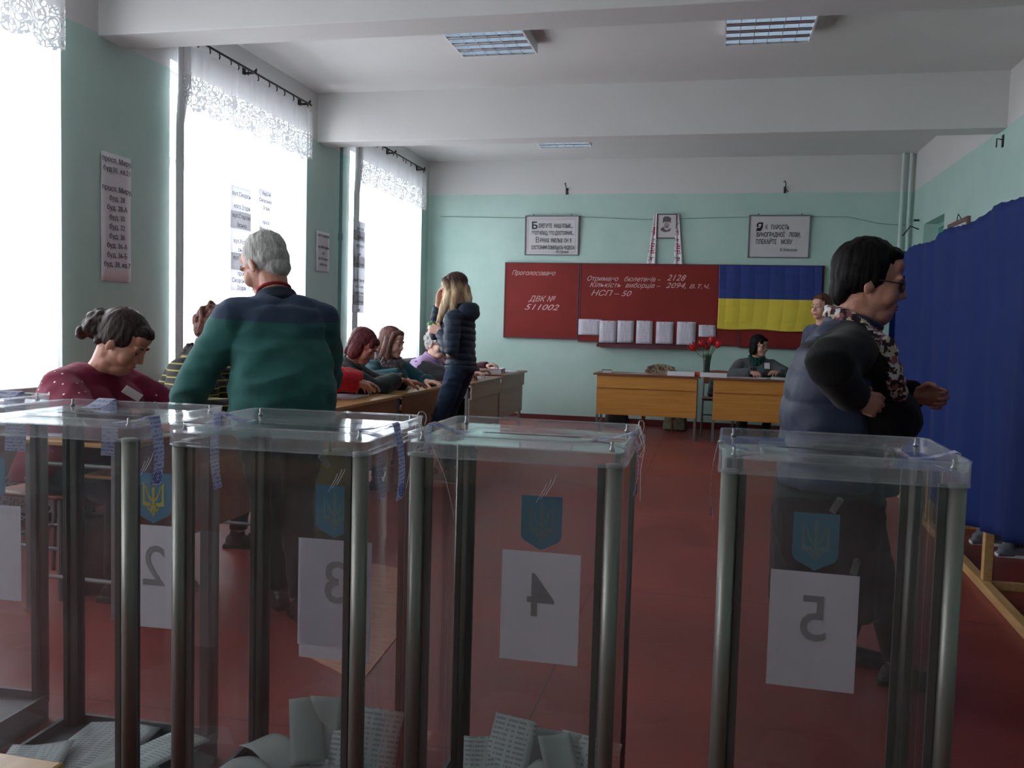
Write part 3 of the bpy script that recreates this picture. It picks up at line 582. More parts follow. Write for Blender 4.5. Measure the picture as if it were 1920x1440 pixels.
# near desk whose corner shows at the bottom left of the picture
bm = None
desk(-1.29, .47, 0, 1.2, .70, M_TOP, M_PAND, 'pale yellow desk top whose corner pokes in at the bottom left', 'desk beside the camera', .36)
M_SEAT = wood_mat('chair_plywood', rgb(120, 62, 44), rgb(142, 78, 54), .35, 0)
def chair(x, y, rz, label, grp, style='plain', back_m=None):
    """faces local +Y"""
    t = thing('school_chair', label, 'chair', (x, y, 0), rz, grp); w = .19
    bm = B(); grid(bm, 8, 8, lambda u, v: (-w+2*w*u, -.19+.38*v, .445-.012*math.sin(PI*u)*math.sin(PI*v)), .014); obj('seat', bm, back_m or M_SEAT, t, True)
    for sx in (-1, 1):
        bm = B(); tube(bm, [(sx*.18, .17, 0), (sx*.175, .165, .44)], .011, 8); obj('leg', bm, M_LEGM if style != 'red' else M_SEAT, t)
        bm = B(); tube(bm, [(sx*.185, -.2, 0), (sx*.178, -.18, .44), (sx*.175, -.215, .74)], .011 if style != 'red' else .017, 8); obj('leg', bm, M_LEGM if style != 'red' else M_SEAT, t)
        bm = B(); tube(bm, [(sx*.178, .167, .22), (sx*.178, -.187, .22)], .008, 8); obj('stretcher', bm, M_LEGM if style != 'red' else M_SEAT, t)
    bm = B(); tube(bm, [(-.18, -.19, .22), (.18, -.19, .22)], .008, 8); tube(bm, [(-.175, .16, .425), (.175, .16, .425)], .009, 8); tube(bm, [(-.175, -.18, .425), (.175, -.18, .425)], .009, 8); obj('stretcher', bm, M_LEGM if style != 'red' else M_SEAT, t)
    bm = B()
    if style == 'round':
        grid(bm, 16, 8, lambda u, v: (-.16+.32*u, -.215-.03*math.sin(PI*u), .54+(.28*math.sin(PI*(.12+.76*u))**.6)*v), .03)
    elif style == 'red':
        grid(bm, 16, 8, lambda u, v: (-.17+.34*u, -.215-.03*math.sin(PI*u), .58+(.2+.035*math.sin(PI*u))*v), .03)
    else:
        grid(bm, 12, 6, lambda u, v: (-.19+.38*u, -.205-.02*math.sin(PI*u), .60+(.15+.015*math.sin(PI*u))*v), .012)
    obj('backrest', bm, back_m or M_SEAT, t, True)
    return t
m = mat('floral_cloth', rgb(150, 132, 104), rough=.85); nt = m.node_tree; b_ = nt.nodes['Principled BSDF']
tc = nn(nt, 'ShaderNodeTexCoord'); v_ = nn(nt, 'ShaderNodeTexNoise'); v_.inputs['Scale'].default_value = 22; v_.inputs['Distortion'].default_value = 1.5; nt.links.new(tc.outputs['Object'], v_.inputs['Vector'])
cr = nn(nt, 'ShaderNodeValToRGB'); cr.color_ramp.interpolation = 'CONSTANT'; e = cr.color_ramp.elements; e[0].color = rgb(92, 70, 66); e[1].position = .5; e[1].color = rgb(160, 146, 116); q = e.new(.6); q.color = rgb(108, 98, 88); nt.links.new(v_.outputs[0], cr.inputs[0]); nt.links.new(cr.outputs[0], b_.inputs['Base Color'])
chair(.10, 10.75, PI, 'reddish wooden chair with a rounded back behind the gap between the front desks', 'chairs behind the front desks', 'plain')
# the floral chair
chair(-.60, 10.80, PI, 'reddish framed chair with a rounded floral upholstered back at the front desk', 'chairs behind the front desks', 'red', m)
G = 'chairs on the window side of the desk row'
SEATS = [(-2.98, 3.52, 'school chair under the woman in the burgundy sweater'), (-2.98, 4.46, 'school chair under the woman in the striped cardigan'), (-2.95, 5.28, 'school chair under the person in the red puffer jacket'), (-2.98, 6.5, 'school chair under the woman with the maroon bob'),
         (-2.98, 7.32, 'school chair under the woman in the fur collared teal coat'), (-2.92, 8.52, 'school chair under the older woman in lilac'), (-2.92, 9.55, 'school chair at the far end desk of the window row')]
for x, y, lab in SEATS: chair(x, y, -PI/2, lab, G)['seat_of'] = 1
chair(.52, 10.72, PI, 'chair under the woman in grey at the front desk', 'chairs behind the front desks')['seat_of'] = 1
# ---------------------------------------------------------------- ballot boxes
M_ACR = clear_mat('clear_acrylic', (.95, .95, .952, 1), ior=1.4, haze=.018, rough=.03)
M_LID = clear_mat('clear_lid', (.97, .975, .98, 1), ior=1.45, haze=.035, rough=.05)
M_RIM = clear_mat('lid_rim_plastic', (.96, .965, .97, 1), ior=1.45, haze=.10, rough=.1)
M_ALU = mat('brushed_aluminium', rgb(132, 132, 126), rough=.45, metal=.55, bump=.1, bscale=60, stretch=(1, 1, .05))
M_BASE = mat('grey_base', rgb(110, 114, 116), rough=.5, metal=.3)
M_CARD = backlit_paper('card_sheet', .92, .62); M_SHOW = mat('show_through_print', rgb(176, 174, 178), rough=.8)
M_SHIELD = backlit_paper('pale_blue_sticker', .6, .4)
for n_ in M_SHIELD.node_tree.nodes:
    if n_.type in ('BSDF_DIFFUSE', 'BSDF_TRANSLUCENT'): n_.inputs[0].default_value = rgb(120, 182, 204)
M_SHIELD; M_SHIELDT = mat('sticker_trident', rgb(134, 170, 168), rough=.6); M_GOLD = mat('yellow_print', rgb(214, 196, 84), rough=.6)
M_SEAL = paper_mat('seal_paper', rgb(218, 220, 234), rgb(160, 168, 208), line=.005, axis=2, dens=.55, ink_len=90); 
def seal_through():
    nt = M_SEAL.node_tree; p = nt.nodes['Principled BSDF']; tl = nn(nt, 'ShaderNodeBsdfTranslucent'); mx = nn(nt, 'ShaderNodeMixShader'); mx.inputs[0].default_value = .5
    nt.links.new(p.inputs['Base Color'].links[0].from_socket, tl.inputs[0]); nt.links.new(p.outputs[0], mx.inputs[1]); nt.links.new(tl.outputs[0], mx.inputs[2]); nt.links.new(mx.outputs[0], nt.nodes['Material Output'].inputs[0])
seal_through()
M_STAMP = mat('blue_stamp', rgb(74, 104, 176), rough=.7)
M_STRING = mat('white_twine', rgb(220, 216, 216), rough=.8)
M_CHAN = mat('grey_channel', rgb(84, 86, 84), rough=.5, metal=.3)
BW, BD, BH = .47, .42, .972
def rrect(w, d, r, n=6):
    out = []
    for cx, cy, a0 in ((w-r, d-r, 0), (-w+r, d-r, PI/2), (-w+r, -d+r, PI), (w-r, -d+r, 1.5*PI)):
        for k in range(n+1): a = a0+PI/2*k/n; out.append((cx+r*math.cos(a), cy+r*math.sin(a)))
    return out
def loopwall(bm, w, d, r, z0, z1, th, n=6):
    o = rrect(w, d, r, n); i = rrect(w-th, d-th, max(r-th, .002), n); N = len(o)
    R = [[bm.verts.new((x, y, z)) for x, y in pl] for pl, z in ((o, z0), (o, z1), (i, z1), (i, z0))]
    for a in range(4):
        for k in range(N): bm.faces.new((R[a][k], R[a][(k+1) % N], R[(a+1) % 4][(k+1) % N], R[(a+1) % 4][k]))
def plate(bm, w, d, r, z0, z1):
    prism(bm, rrect(w, d, r), z0, z1, 'xy')
def trident():
    """outline strokes of the state trident as polygons in a unit box, x -.5...5, z 0..1"""
    out = []
    out.append([(-.05, .30), (-.045, .62), (-.075, .82), (0, 1.0), (.075, .82), (.045, .62), (.05, .30), (.0, .14)])
    for s in (-1, 1):
        out.append([(s*.42, .88), (s*.34, .80), (s*.34, .40), (s*.24, .36), (s*.10, .36), (s*.10, .28), (s*.42, .28)])
        out.append([(s*.33, .80), (s*.25, .60), (s*.19, .48), (s*.10, .40), (s*.045, .40), (s*.045, .46), (s*.13, .52), (s*.2, .62), (s*.28, .78)])
        out.append([(s*.30, .28), (s*.24, .28), (s*.20, .17), (s*.10, .14), (0, .02), (0, .10), (s*.06, .20), (s*.16, .22)])
        out.append([(s*.10, .30), (s*.04, .30), (s*.02, .16), (s*.06, .14), (s*.11, .2)])
    return out
def ribbon(pts, w, ax):
    """strip of paper of width w along pts; ax = width direction"""
    bm = B(); ax = V(ax); rows = [(bm.verts.new(V(p)-ax*w/2), bm.verts.new(V(p)+ax*w/2)) for p in pts]
    fs = [bm.faces.new((a[0], a[1], b[1], b[0])) for a, b in zip(rows, rows[1:])]
    bmesh.ops.recalc_face_normals(bm, faces=fs); bmesh.ops.solidify(bm, geom=fs, thickness=.0007); return bm
def ring(bm, c, r0, r1, axis, n=28):
    a, b = (V((1, 0, 0)), V((0, 0, 1))) if axis == 'y' else (V((0, 1, 0)), V((0, 0, 1)))
    nrm = a.cross(b); c = V(c); L = []
    for k in range(n):
        d = a*math.cos(2*PI*k/n)+b*math.sin(2*PI*k/n)
        L.append([bm.verts.new(c+d*rr+nrm*o) for rr, o in ((r0, -.0004), (r1, -.0004), (r1, .0004), (r0, .0004))])
    for k in range(n):
        p, q = L[k], L[(k+1) % n]
        for j in range(4): bm.faces.new((p[j], p[(j+1) % 4], q[(j+1) % 4], q[j]))
def strip(t, sx, y, drop, w=.026, tw=0, inner=.09):
    """seal strip glued on the lid, over the rim and down a side panel"""
    x = sx*(BW/2); pts = []
    for k in range(6): pts.append((x-sx*(inner-(inner-.01)*k/5), y, .957+.017*(k/5)**2))
    pts += [(x-sx*.002, y, .9765), (x+sx*.0035, y, .974), (x+sx*.005, y, .965)]
    for k in range(1, 11): pts.append((x+sx*(.005+.010*math.sin(k*.3)), y+tw*k/10, .965-drop*k/10))
    o = obj('seal_strip', ribbon(pts, w, (0, 1, 0)), M_SEAL, t)
    bm = B(); zc = .965-drop*.86; xx = x+sx*(.0065+.010*math.sin(8.6*.3)); yc = y+tw*.86
    ring(bm, (xx, yc, zc), .0125, .0152, 'x'); ring(bm, (xx, yc, zc), .007, .0088, 'x'); ring(bm, (xx, yc, zc), .0, .002, 'x', 10); obj('stamp', bm, M_STAMP, o)
def sheet_strip_y(t, x, drop, w=.03, inner=.08):
    y = BD/2; pts = [(x, y-(inner-(inner-.01)*k/5), .957+.017*(k/5)**2) for k in range(6)]+[(x, y-.001, .9765), (x, y+.004, .974)]
    pts += [(x, y+.005+.006*math.sin(k*.3), .965-drop*k/10) for k in range(1, 11)]
    o = obj('seal_strip', ribbon(pts, w, (1, 0, 0)), M_SEAL, t)
    bm = B(); ring(bm, (x, y+.013, .965-drop*.86), .009, .011, 'y'); obj('stamp', bm, M_STAMP, o)
def ballot_box(x, y, rz, num, label, card_x, card_sheets=1, gold=False):
    t = thing('ballot_box', label, 'ballot box', (x, y, 0), rz, 'transparent ballot boxes in a row')
    w, d = BW/2, BD/2
    bm = B(); loopwall(bm, w-.004, d-.004, .03, 0, .075, .012); plate(bm, w-.018, d-.018, .02, .035, .05); obj('base_tray', bm, M_BASE, t)
    bm = B(); box(bm, -.05, .05, -.05, .05, .0501, .056, .002); box(bm, -w+.03, w-.03, -.012, .012, .0501, .053, .001); obj('base_ribs', bm, M_BASE, t)
    for sx in (-1, 1):
        for sy in (-1, 1):
            bm = B(); cx, cy = sx*(w-.0235), sy*(d-.0235)
            lathe(bm, [(.0175, .05), (.0175, .928)], 20, (cx, cy, 0)); p = obj('corner_post', bm, M_ALU, t, True)
            bm = B(); box(bm, cx-sx*.026-.007, cx-sx*.026+.007, cy-.006, cy+.006, .055, .925); box(bm, cx-.006, cx+.006, cy-sy*.026-.007, cy-sy*.026+.007, .055, .925); obj('post_channel', bm, M_CHAN, p)
    for sy in (-1, 1):
        bm = B(); yy = sy*(d-.014); box(bm, -w+.042, w-.042, yy-.0015, yy+.0015, .07, .93); obj('side_panel', bm, M_ACR, t)
    for sx in (-1, 1):
        bm = B(); xx = sx*(w-.014); box(bm, xx-.0015, xx+.0015, -d+.042, d-.042, .07, .93); obj('side_panel', bm, M_ACR, t)
    bm = B(); loopwall(bm, w, d, .028, .922, BH, .0035); o = obj('lid_rim', bm, M_RIM, t, False)
    bm = B(); loopwall(bm, w+.0012, d+.0012, .029, BH-.003, BH, .006); loopwall(bm, w+.001, d+.001, .029, .922, .925, .0045); obj('rim_bead', bm, M_RIM, o)
    bm = B(); plate(bm, w-.005, d-.005, .024, .951, .954); lo = obj('lid_plate', bm, M_LID, t)
    bm = B(); plate(bm, w-.085, .075, .01, .9545, .9565); loopwall(bm, w-.085, .075, .01, .9545, .961, .003); loopwall(bm, w-.12, .008, .003, .9565, .960, .002); obj('slot_plate', bm, M_LID, lo)
    bm = B(); box(bm, -w+.125, w-.125, -.004, .004, .9566, .9572); obj('ballot_slot', bm, M_DARK, lo)
    for sx in (-1, 1):
        for sy in (-1, 1):
            bm = B(); lathe(bm, [(.006, .9541), (.006, .958), (.003, .962), (.003, .972), (.001, .974)], 10, (sx*(w-.03), sy*(d-.03), 0)); obj('lid_screw', bm, M_STEEL, t, True)
    yf = d-.0125
    # number sheet on the far panel, printed on its far face so it reads mirrored from here
    for k in range(card_sheets):
        bm = B(); dz = -.035*k; dx = .004*k; box(bm, card_x-.102+dx, card_x+.102+dx*.0, yf+.0006+.0010*k, yf+.0014+.0010*k, .345+dz, .632); c = obj('number_sheet', bm, M_CARD, t)
        if k == 0: cc = c
    yb = yf+.0014+.0010*(card_sheets-1)+.0004
    text('numeral', str(num), .16, mat('black_print', rgb(25, 25, 28), rough=.7), cc, (card_x, yb, .465), (PI/2, 0, PI), .0004, 'CENTER', bold=.0007, xs=.95)
    text('numeral_show_through', str(num), .16, M_SHOW, cc, (card_x, yf+.0003, .465), (PI/2, 0, PI), .0004, 'CENTER', bold=.0007, xs=.95)
    s = [(-.053, .777), (.053, .777), (.053, .672), (.045, .660), (0, .637), (-.045, .660), (-.053, .672)]
    bm = B(); prism(bm, [(card_x-.002+a, b) for a, b in s], yf+.0004, yf+.0012, 'xz'); sh = obj('emblem_sticker', bm, M_SHIELD, t)
    bm = B()
    for pl in trident():
        P = [(card_x-.002+a*.075, .655+b*.11) for a, b in pl]
        prism(bm, P, yf-.0001, yf+.0004, 'xz')
    obj('trident', bm, M_GOLD if gold else M_SHIELDT, sh)
    bm = B()
    for pl in trident():
        P = [(card_x-.002+a*.075, .655+b*.11) for a, b in pl]; prism(bm, P, yf+.0012, yf+.0016, 'xz')
    obj('trident', bm, M_GOLD, sh)
    return t
NB = 'transparent ballot box carrying sheet number %s'
b5 = ballot_box(.262, 2.010, -.02, 5, NB % '5, rightmost of the row', .0)
b4 = ballot_box(-.398, 1.985, .008, 4, NB % '4, second from the right', -.003)
b3 = ballot_box(-.938, 1.930, .032, 3, NB % '3, in the middle of the row', .0, 2)
b2 = ballot_box(-1.499, 1.923, .045, 2, NB % '2, second from the left', .03, 1, True)
b1 = ballot_box(-2.105, 2.00, .05, 1, 'transparent ballot box at the left edge of the picture, cut by the frame', .03)
strip(b2, 1, -.13, .155, .042); strip(b3, -1, .02, .18, .038, .01); strip(b3, 1, -.03, .17, .045, .02); strip(b4, -1, -.02, .20, .04); strip(b4, 1, -.02, .13, .03); strip(b5, 1, -.07, .12, .03); strip(b5, -1, -.11, .16, .03, .01)
sheet_strip_y(b1, .10, .17, .07); sheet_strip_y(b2, -.12, .15, .05)
def twine(t, pts): bm = B(); tube(bm, pts, .0011, 5); obj('tie_string', bm, M_STRING, t, True)
def arc(c, r, n=14, a0=0, a1=2*PI, ph=0, sq=1.3): return [(c[0]+.006*math.sin(k), c[1]+r*math.cos(a0+(a1-a0)*k/n), c[2]+sq*r*math.sin(a0+(a1-a0)*k/n)) for k in range(n+1)]
for t in (b3, b4):
    twine(t, arc((BW/2+.006, .16, .95), .028)); twine(t, arc((BW/2+.012, .12, .93), .022)); twine(t, [(BW/2+.003, .17, .97), (BW/2+.02, .10, .93), (BW/2+.014, .06, .88), (BW/2+.02, .0, .82)])
twine(b4, [(-BW/2+.02, -.08, .93), (-BW/2+.05, -.07, .86), (-BW/2+.06, -.05, .80), (-BW/2+.065, -.04, .76)]); twine(b5, [(BW/2-.02, -.05, .93), (BW/2-.022, -.06, .86), (BW/2-.021, -.04, .76), (BW/2-.02, -.03, .68)])
# small metal clips and bits of tape on the panels
for t, x, z, rz in ((b5, .04, .80, .5), (b3, -.03, .84, -.7), (b5, .09, .655, .2)):
    bm = B(); box(bm, -.008, .008, -.001, .001, -.02, .02, .0005); lathe(bm, [(.006, 0), (.006, .004), (.003, .006)], 8, (0, 0, .016)); obj('tape_bit', bm, mat('frosted_tape', rgb(120, 122, 124), rough=.5), t, False, (x, BD/2-.018, z), (0, rz, 0))
for t in (b2, b3, b4):
    bm = B(); rr = random.Random(5)
    for k in range(3): tube(bm, [(-.02+.012*k, BD/2-.0165, .70+.01*k), (0.0+.012*k, BD/2-.0168, .735+.01*k), (.006+.012*k, BD/2-.0165, .75+.012*k)], .0006, 4)
    obj('scratch', bm, M_CARD, t, False, (0, 0, .06))
# ballots lying inside
M_BAL = paper_mat('ballot_paper', rgb(196, 208, 206), rgb(160, 168, 172), line=.006, axis=1, dens=.45, ink_len=4)
M_BALP = mat('ballot_back', rgb(184, 196, 192), rough=.75, spec=.2)
def ballot(bt, x, y, z, rz, rx, w, h, bend, pr, where, fold=0):
    """folded or curled ballot sheet; top-level, lies in box bt"""
    def f(u, v):
        X = (u-.5)*w; Y = (v-.5)*h; Z = bend*math.sin(PI*v)+.004*math.sin(u*5+x*30)
        if fold:                                        # folded over in a V
            k = math.cos(fold); 
            if v > .5: Y, Z = (v-.5)*h*k, (v-.5)*h*math.sin(fold)+.004
        return (X, Y, Z)
    bm = B(); grid(bm, 6, 12, f, .0006)
    M = bt.matrix_basis @ Matrix.Translation((x, y, z)) @ Matrix.Rotation(rz, 4, 'Z') @ Matrix.Rotation(rx, 4, 'X')
    o = obj('ballot_paper', bm, M_BAL if pr else M_BALP, None, True); o.matrix_world = M
    return tag(o, 'ballot paper %s' % where, 'ballot', 'ballots inside the transparent boxes')
bpy.context.view_layer.update()
ballot(b2, -.03, .04, .068, .1, 0, .21, .30, .003, 1, 'lying flat with signatures in box 2')
ballot(b2, .14, .05, .075, -.35, .02, .13, .22, .004, 1, 'lying flat beside the large one in box 2')
ballot(b2, .09, -.08, .073, -.6, .0, .14, .2, .006, 0, 'unprinted side up at the near side of box 2')
ballot(b2, -.12, -.09, .082, .4, .05, .15, .2, .004, 1, 'tilted at the near left corner of box 2')
ballot(b3, -.09, .06, .085, .9, .15, .10, .24, .035, 0, 'curled at the left of box 3')
ballot(b3, -.02, .08, .17, .5, 1.0, .085, .16, .006, 0, 'standing folded in the middle of box 3', .0)
ballot(b3, .015, .105, .17, .1, 1.25, .085, .15, .004, 0, 'standing upright behind the folded one in box 3')
ballot(b3, .06, .02, .085, .3, .02, .20, .26, .01, 1, 'large printed and flat in the centre of box 3')
ballot(b3, .13, .10, .145, -.05, 1.15, .18, .17, .01, 1, 'leaning against the far panel of box 3')
ballot(b3, -.12, -.05, .085, 1.2, .1, .09, .2, .04, 0, 'curled near the left front post of box 3')
ballot(b3, .02, -.1, .11, .2, .05, .15, .18, .02, 0, 'folded at the front of box 3')
ballot(b3, .145, -.06, .10, -.6, .2, .12, .18, .02, 0, 'folded at the right front of box 3')
ballot(b4, -.11, .09, .11, .25, .7, .11, .15, .006, 1, 'small printed, leaning at the left of box 4')
ballot(b4, -.055, .10, .135, -.25, 1.1, .12, .19, .004, 1, 'printed and standing at the centre left of box 4')
ballot(b4, .055, .12, .12, -.1, 1.1, .13, .16, .004, 0, 'plain and standing at the centre of box 4')
ballot(b4, .085, .07, .13, .5, .8, .085, .18, .005, 0, 'folded diagonal in the pile of box 4', .0)
ballot(b4, .14, .11, .12, -.25, 1.15, .16, .16, .01, 1, 'printed against the right post of box 4')
ballot(b4, -.03, .0, .08, .1, .05, .2, .26, .01, 1, 'lying flat in the middle of box 4')
ballot(b4, .05, .02, .105, -.4, .35, .12, .16, .02, 0, 'folded on top of the pile of box 4')
ballot(b4, .13, -.02, .1, .3, .3, .12, .16, .02, 0, 'small folded at the right of box 4')
ballot(b4, -.12, -.08, .09, .9, .1, .12, .2, .03, 0, 'curled at the near left of box 4')
ballot(b5, -.13, .085, .085, -.1, .3, .08, .12, .006, 1, 'single printed at the left of box 5')
ballot(b5, -.02, -.06, .07, .3, 0, .14, .2, .006, 0, 'lying flat at the near side of box 5')
ballot(b1, .10, .0, .09, .5, .2, .12, .24, .03, 0, 'curled in the leftmost box')
ballot(b1, -.04, .04, .075, .2, .0, .18, .24, .01, 1, 'flat in the leftmost box')
# ---------------------------------------------------------------- voting booth with the blue curtain
M_PINE = wood_mat('pine_batten', rgb(176, 136, 88), rgb(198, 158, 106), .55, 1); M_BLUE = mat('blue_curtain_cloth', rgb(14, 38, 96), rough=.8, spec=.2, sheen=.0, bump=.15, bscale=300, bdist=.001)
bt = thing('voting_booth', 'pine frame of the voting booth along the right wall', 'booth frame', (1.38, 4.6, 0))
def bat(name, x0, x1, y0, y1, z0, z1): bm = B(); box(bm, x0, x1, y0-4.6, y1-4.6, z0, z1, .002); return obj(name, bm, M_PINE, bt)
def skewbat(name, pa, pb, w, h):
    a, b_ = V(pa), V(pb); d = b_-a; L = d.length; bm = B(); box(bm, -w/2, w/2, 0, L, 0, h, .002)
    o = obj(name, bm, M_PINE, bt); o.location = a-V((1.38, 4.6, 0)); o.rotation_euler = (0, 0, math.atan2(-d.x, d.y)); return o
xr = lambda y: 1.405-.045*(6.11-y)
skewbat('bottom_rail', (xr(2.6), 2.6, 0), (xr(7.28), 7.28, 0), .045, .045)
skewbat('top_rail', (xr(2.6), 2.6, 1.77), (xr(7.28), 7.28, 1.81), .03, .03)
for y in (7.25, 6.10, 4.63, 3.1):
    bat('post', xr(y)-1.38-.01, xr(y)-1.38+.03, y-.022, y+.022, .045, 1.77)
    bat('cross_rail', xr(y)-1.38+.02, XR-1.38-.03, y-.018, y+.018, .0, .04)
    bat('cross_rail', xr(y)-1.38+.02, XR-1.38-.03, y-.018, y+.018, 1.78, 1.82)
for y0, y1 in ((4.65, 6.08), (3.12, 4.61)):
    bat('back_rail', XR-1.38-.06, XR-1.38-.03, y0, y1, .40, .44)
bat('shelf', XR-1.38-.45, XR-1.38-.03, 4.66, 6.07, .80, .82); bat('shelf', XR-1.38-.45, XR-1.38-.03, 3.13, 4.60, .80, .82)
def hem(y): 
    P = [(2.5, .52), (3.6, .44), (4.25, .345), (5.08, .245), (5.5, .30), (5.95, .42), (6.3, .40), (7.3, .36)]
    for (a, za), (b, zb) in zip(P, P[1:]):
        if y <= b: return za+(zb-za)*(y-a)/(b-a)
    return .36
def cf(u, v):
    y = 2.5+4.78*u; zt = 1.85-.013*(7.2-y)+.012*math.sin(y*6)-.005*abs(math.sin(y*21)); k = v
    dx = (.020*math.sin(y*11+.6*math.sin(y*3)+v*.8)+.012*math.sin(y*19+2)+.03*math.sin(y*4.3+v*1.5))*(.25+.75*k)
    z = zt+(hem(y)-zt)*v
    return (xr(y)-.088+dx, y, z)
bm = B(); grid(bm, 420, 40, cf, .0015); 
o = obj('booth_curtain', bm, M_BLUE, None, True); tag(o, 'long royal blue cloth curtain hung along the front of the voting booth', 'curtain')
bm = B(); grid(bm, 60, 6, lambda u, v: (1.33+.9*u, 7.29+.015*math.sin(u*30), 1.875-(1.5)*v), .0015); tag(obj('booth_curtain', bm, M_BLUE, None, True), 'blue cloth closing the far end of the voting booth', 'curtain')
bm = B(); grid(bm, 60, 6, lambda u, v: (1.42+.8*u, 4.56+.012*math.sin(u*34), 1.77-(1.15)*v), .0015); tag(obj('booth_curtain', bm, M_BLUE, None, True), 'blue cloth divider between two booth cabins', 'curtain')
# ---------------------------------------------------------------- things on the desks
M_FLAT = mat('sheet_on_desk', rgb(212, 210, 216), rough=.7, spec=.25); M_PRD = paper_mat('printed_list', rgb(206, 204, 212), rgb(150, 150, 165), line=.007, axis=1, dens=.5, ink_len=6)
def flat(x, y, z, w, h, rz, label, th=.0015, cat='paper', name='paper_sheet', m=None, grp='papers on the desks'):
    bm = B(); grid(bm, 8, 8, lambda u, v: ((u-.5)*w, (v-.5)*h, th+.003*max(0, u-.7)*math.sin(v*3)), th); 
    return tag(obj(name, bm, m or M_PRD, None, False, (x, y, z), (0, 0, rz)), label, cat, grp)
flat(-2.63, 3.2, .711, .21, .29, .3, 'white sheet at the near end of the nearest desk'); flat(-2.36, 3.62, .711, .30, .21, .1, 'printed list lying before the woman in burgundy'); flat(-2.44, 3.40, .716, .21, .29, -.2, 'printed page at the elbow of the woman in burgundy')
flat(-2.44, 5.66, .701, .21, .42, .1, 'white list on the desk beside the man in green'); flat(-2.5, 5.05, .701, .21, .30, .1, 'page in front of the woman in the striped cardigan')
flat(-2.50, 7.02, .701, .30, .42, .05, 'wide white sheets beside the tablet'); flat(-2.58, 6.9, .706, .21, .30, .6, 'loose page under the hand of the woman in teal')
flat(-2.3, 8.5, .701, .22, .5, .1, 'white sheets beside the hip of the standing girl'); flat(-2.45, 8.2, .701, .21, .30, -.2, 'page before the older woman in lilac')
def book(x, y, z, w, h, th, rz, label, cov, cat='book', name='ledger', grp=None):
    t = thing(name, label, cat, (x, y, z), rz, grp)
    bm = B(); box(bm, -w/2+.003, w/2-.004, -h/2+.004, h/2-.004, .002, th-.002); obj('pages', bm, M_FLAT, t)
    bm = B(); box(bm, -w/2, w/2, -h/2, h/2, 0, .002); box(bm, -w/2, w/2, -h/2, h/2, th-.002, th); box(bm, -w/2, -w/2+.002, -h/2, h/2, .002, th-.002); obj('cover', bm, cov, t); return t
book(-2.42, 6.56, .701, .2, .27, .022, .3, 'dark tablet case under the hands of the person in red', mat('slate_cover', rgb(70, 84, 92), rough=.4), 'folder', 'folder')
book(-2.34, 9.4, .711, .24, .36, .05, .1, 'thick stack of white voter lists at the far end of the row', M_FLAT, 'paper stack', 'paper_stack'); flat(-2.3, 9.85, .712, .25, .4, .2, 'open white pages hanging at the far corner of the row')
flat(-2.55, 9.7, .712, .25, .35, -.2, 'open white page behind the thick stack')
book(-1.16, 10.1, .7255, .11, .16, .035, .1, 'small dark and white book at the left end of the front desk', mat('black_cover', rgb(40, 42, 44), rough=.5))
flat(-.80, 10.15, .726, .2, .12, 0, 'white slip on the front desk before the floral chair', m=M_FLAT)
def name_sign(x, y, w, txt, label):
    t = thing('name_sign', label, 'sign', (x, y, .7255), 0, 'folded name signs on the front desks')
    bm = B(); prism(bm, [(-.03, 0), (0, .048), (.03, 0), (.028, 0), (0, .0455), (-.028, 0)], -w/2, w/2, 'yz'); obj('folded_card', bm, M_FLAT, t)
    text('lettering', txt, .026, M_INKSOFT, t, (0, -.0175, .013), (math.radians(58), 0, 0), .0003, 'CENTER')
name_sign(-.322, 10.02, .30, 'Голова комісії', 'folded white name sign left of the tulip vase'); name_sign(.032, 10.0, .29, 'Заступник', 'folded white name sign right of the tulip vase')
bm = B(); box(bm, -.04, .04, -.03, .03, 0, .05, .003); tag(obj('small_box', bm, mat('orange_card', rgb(206, 90, 48), rough=.5), None, False, (-.142, 10.06, .7255)), 'small orange box between the two name signs', 'box')
flat(.30, 10.12, .7255, .28, .2, .1, 'white papers left of the writing woman'); flat(.50, 10.08, .7255, .2, .28, -.1, 'sheet under the pen of the woman in grey'); flat(.64, 10.1, .731, .2, .26, .35, 'raised page held by the woman in grey')
book(.76, 10.02, .7255, .22, .12, .02, 0, 'thin white book at the right of the writing woman', M_FLAT)
bm = B(); grid(bm, 16, 6, lambda u, v: (1.0+.35*u-.17, 10.15+.2*v, .729+.012*math.sin(u*7)*math.sin(v*4+1)+.008), .002); tag(obj('green_cloth', bm, mat('green_cloth', rgb(46, 120, 82), rough=.8), None, True), 'crumpled green cloth on the front desk right of the writing woman', 'cloth')
# pen on the front desk
def pen(a, b_, label, col):
    bm = B(); tube(bm, [a, b_], .004, 8, radii=[.002, .004]); return tag(obj('pen', bm, col, None, True), label, 'pen')
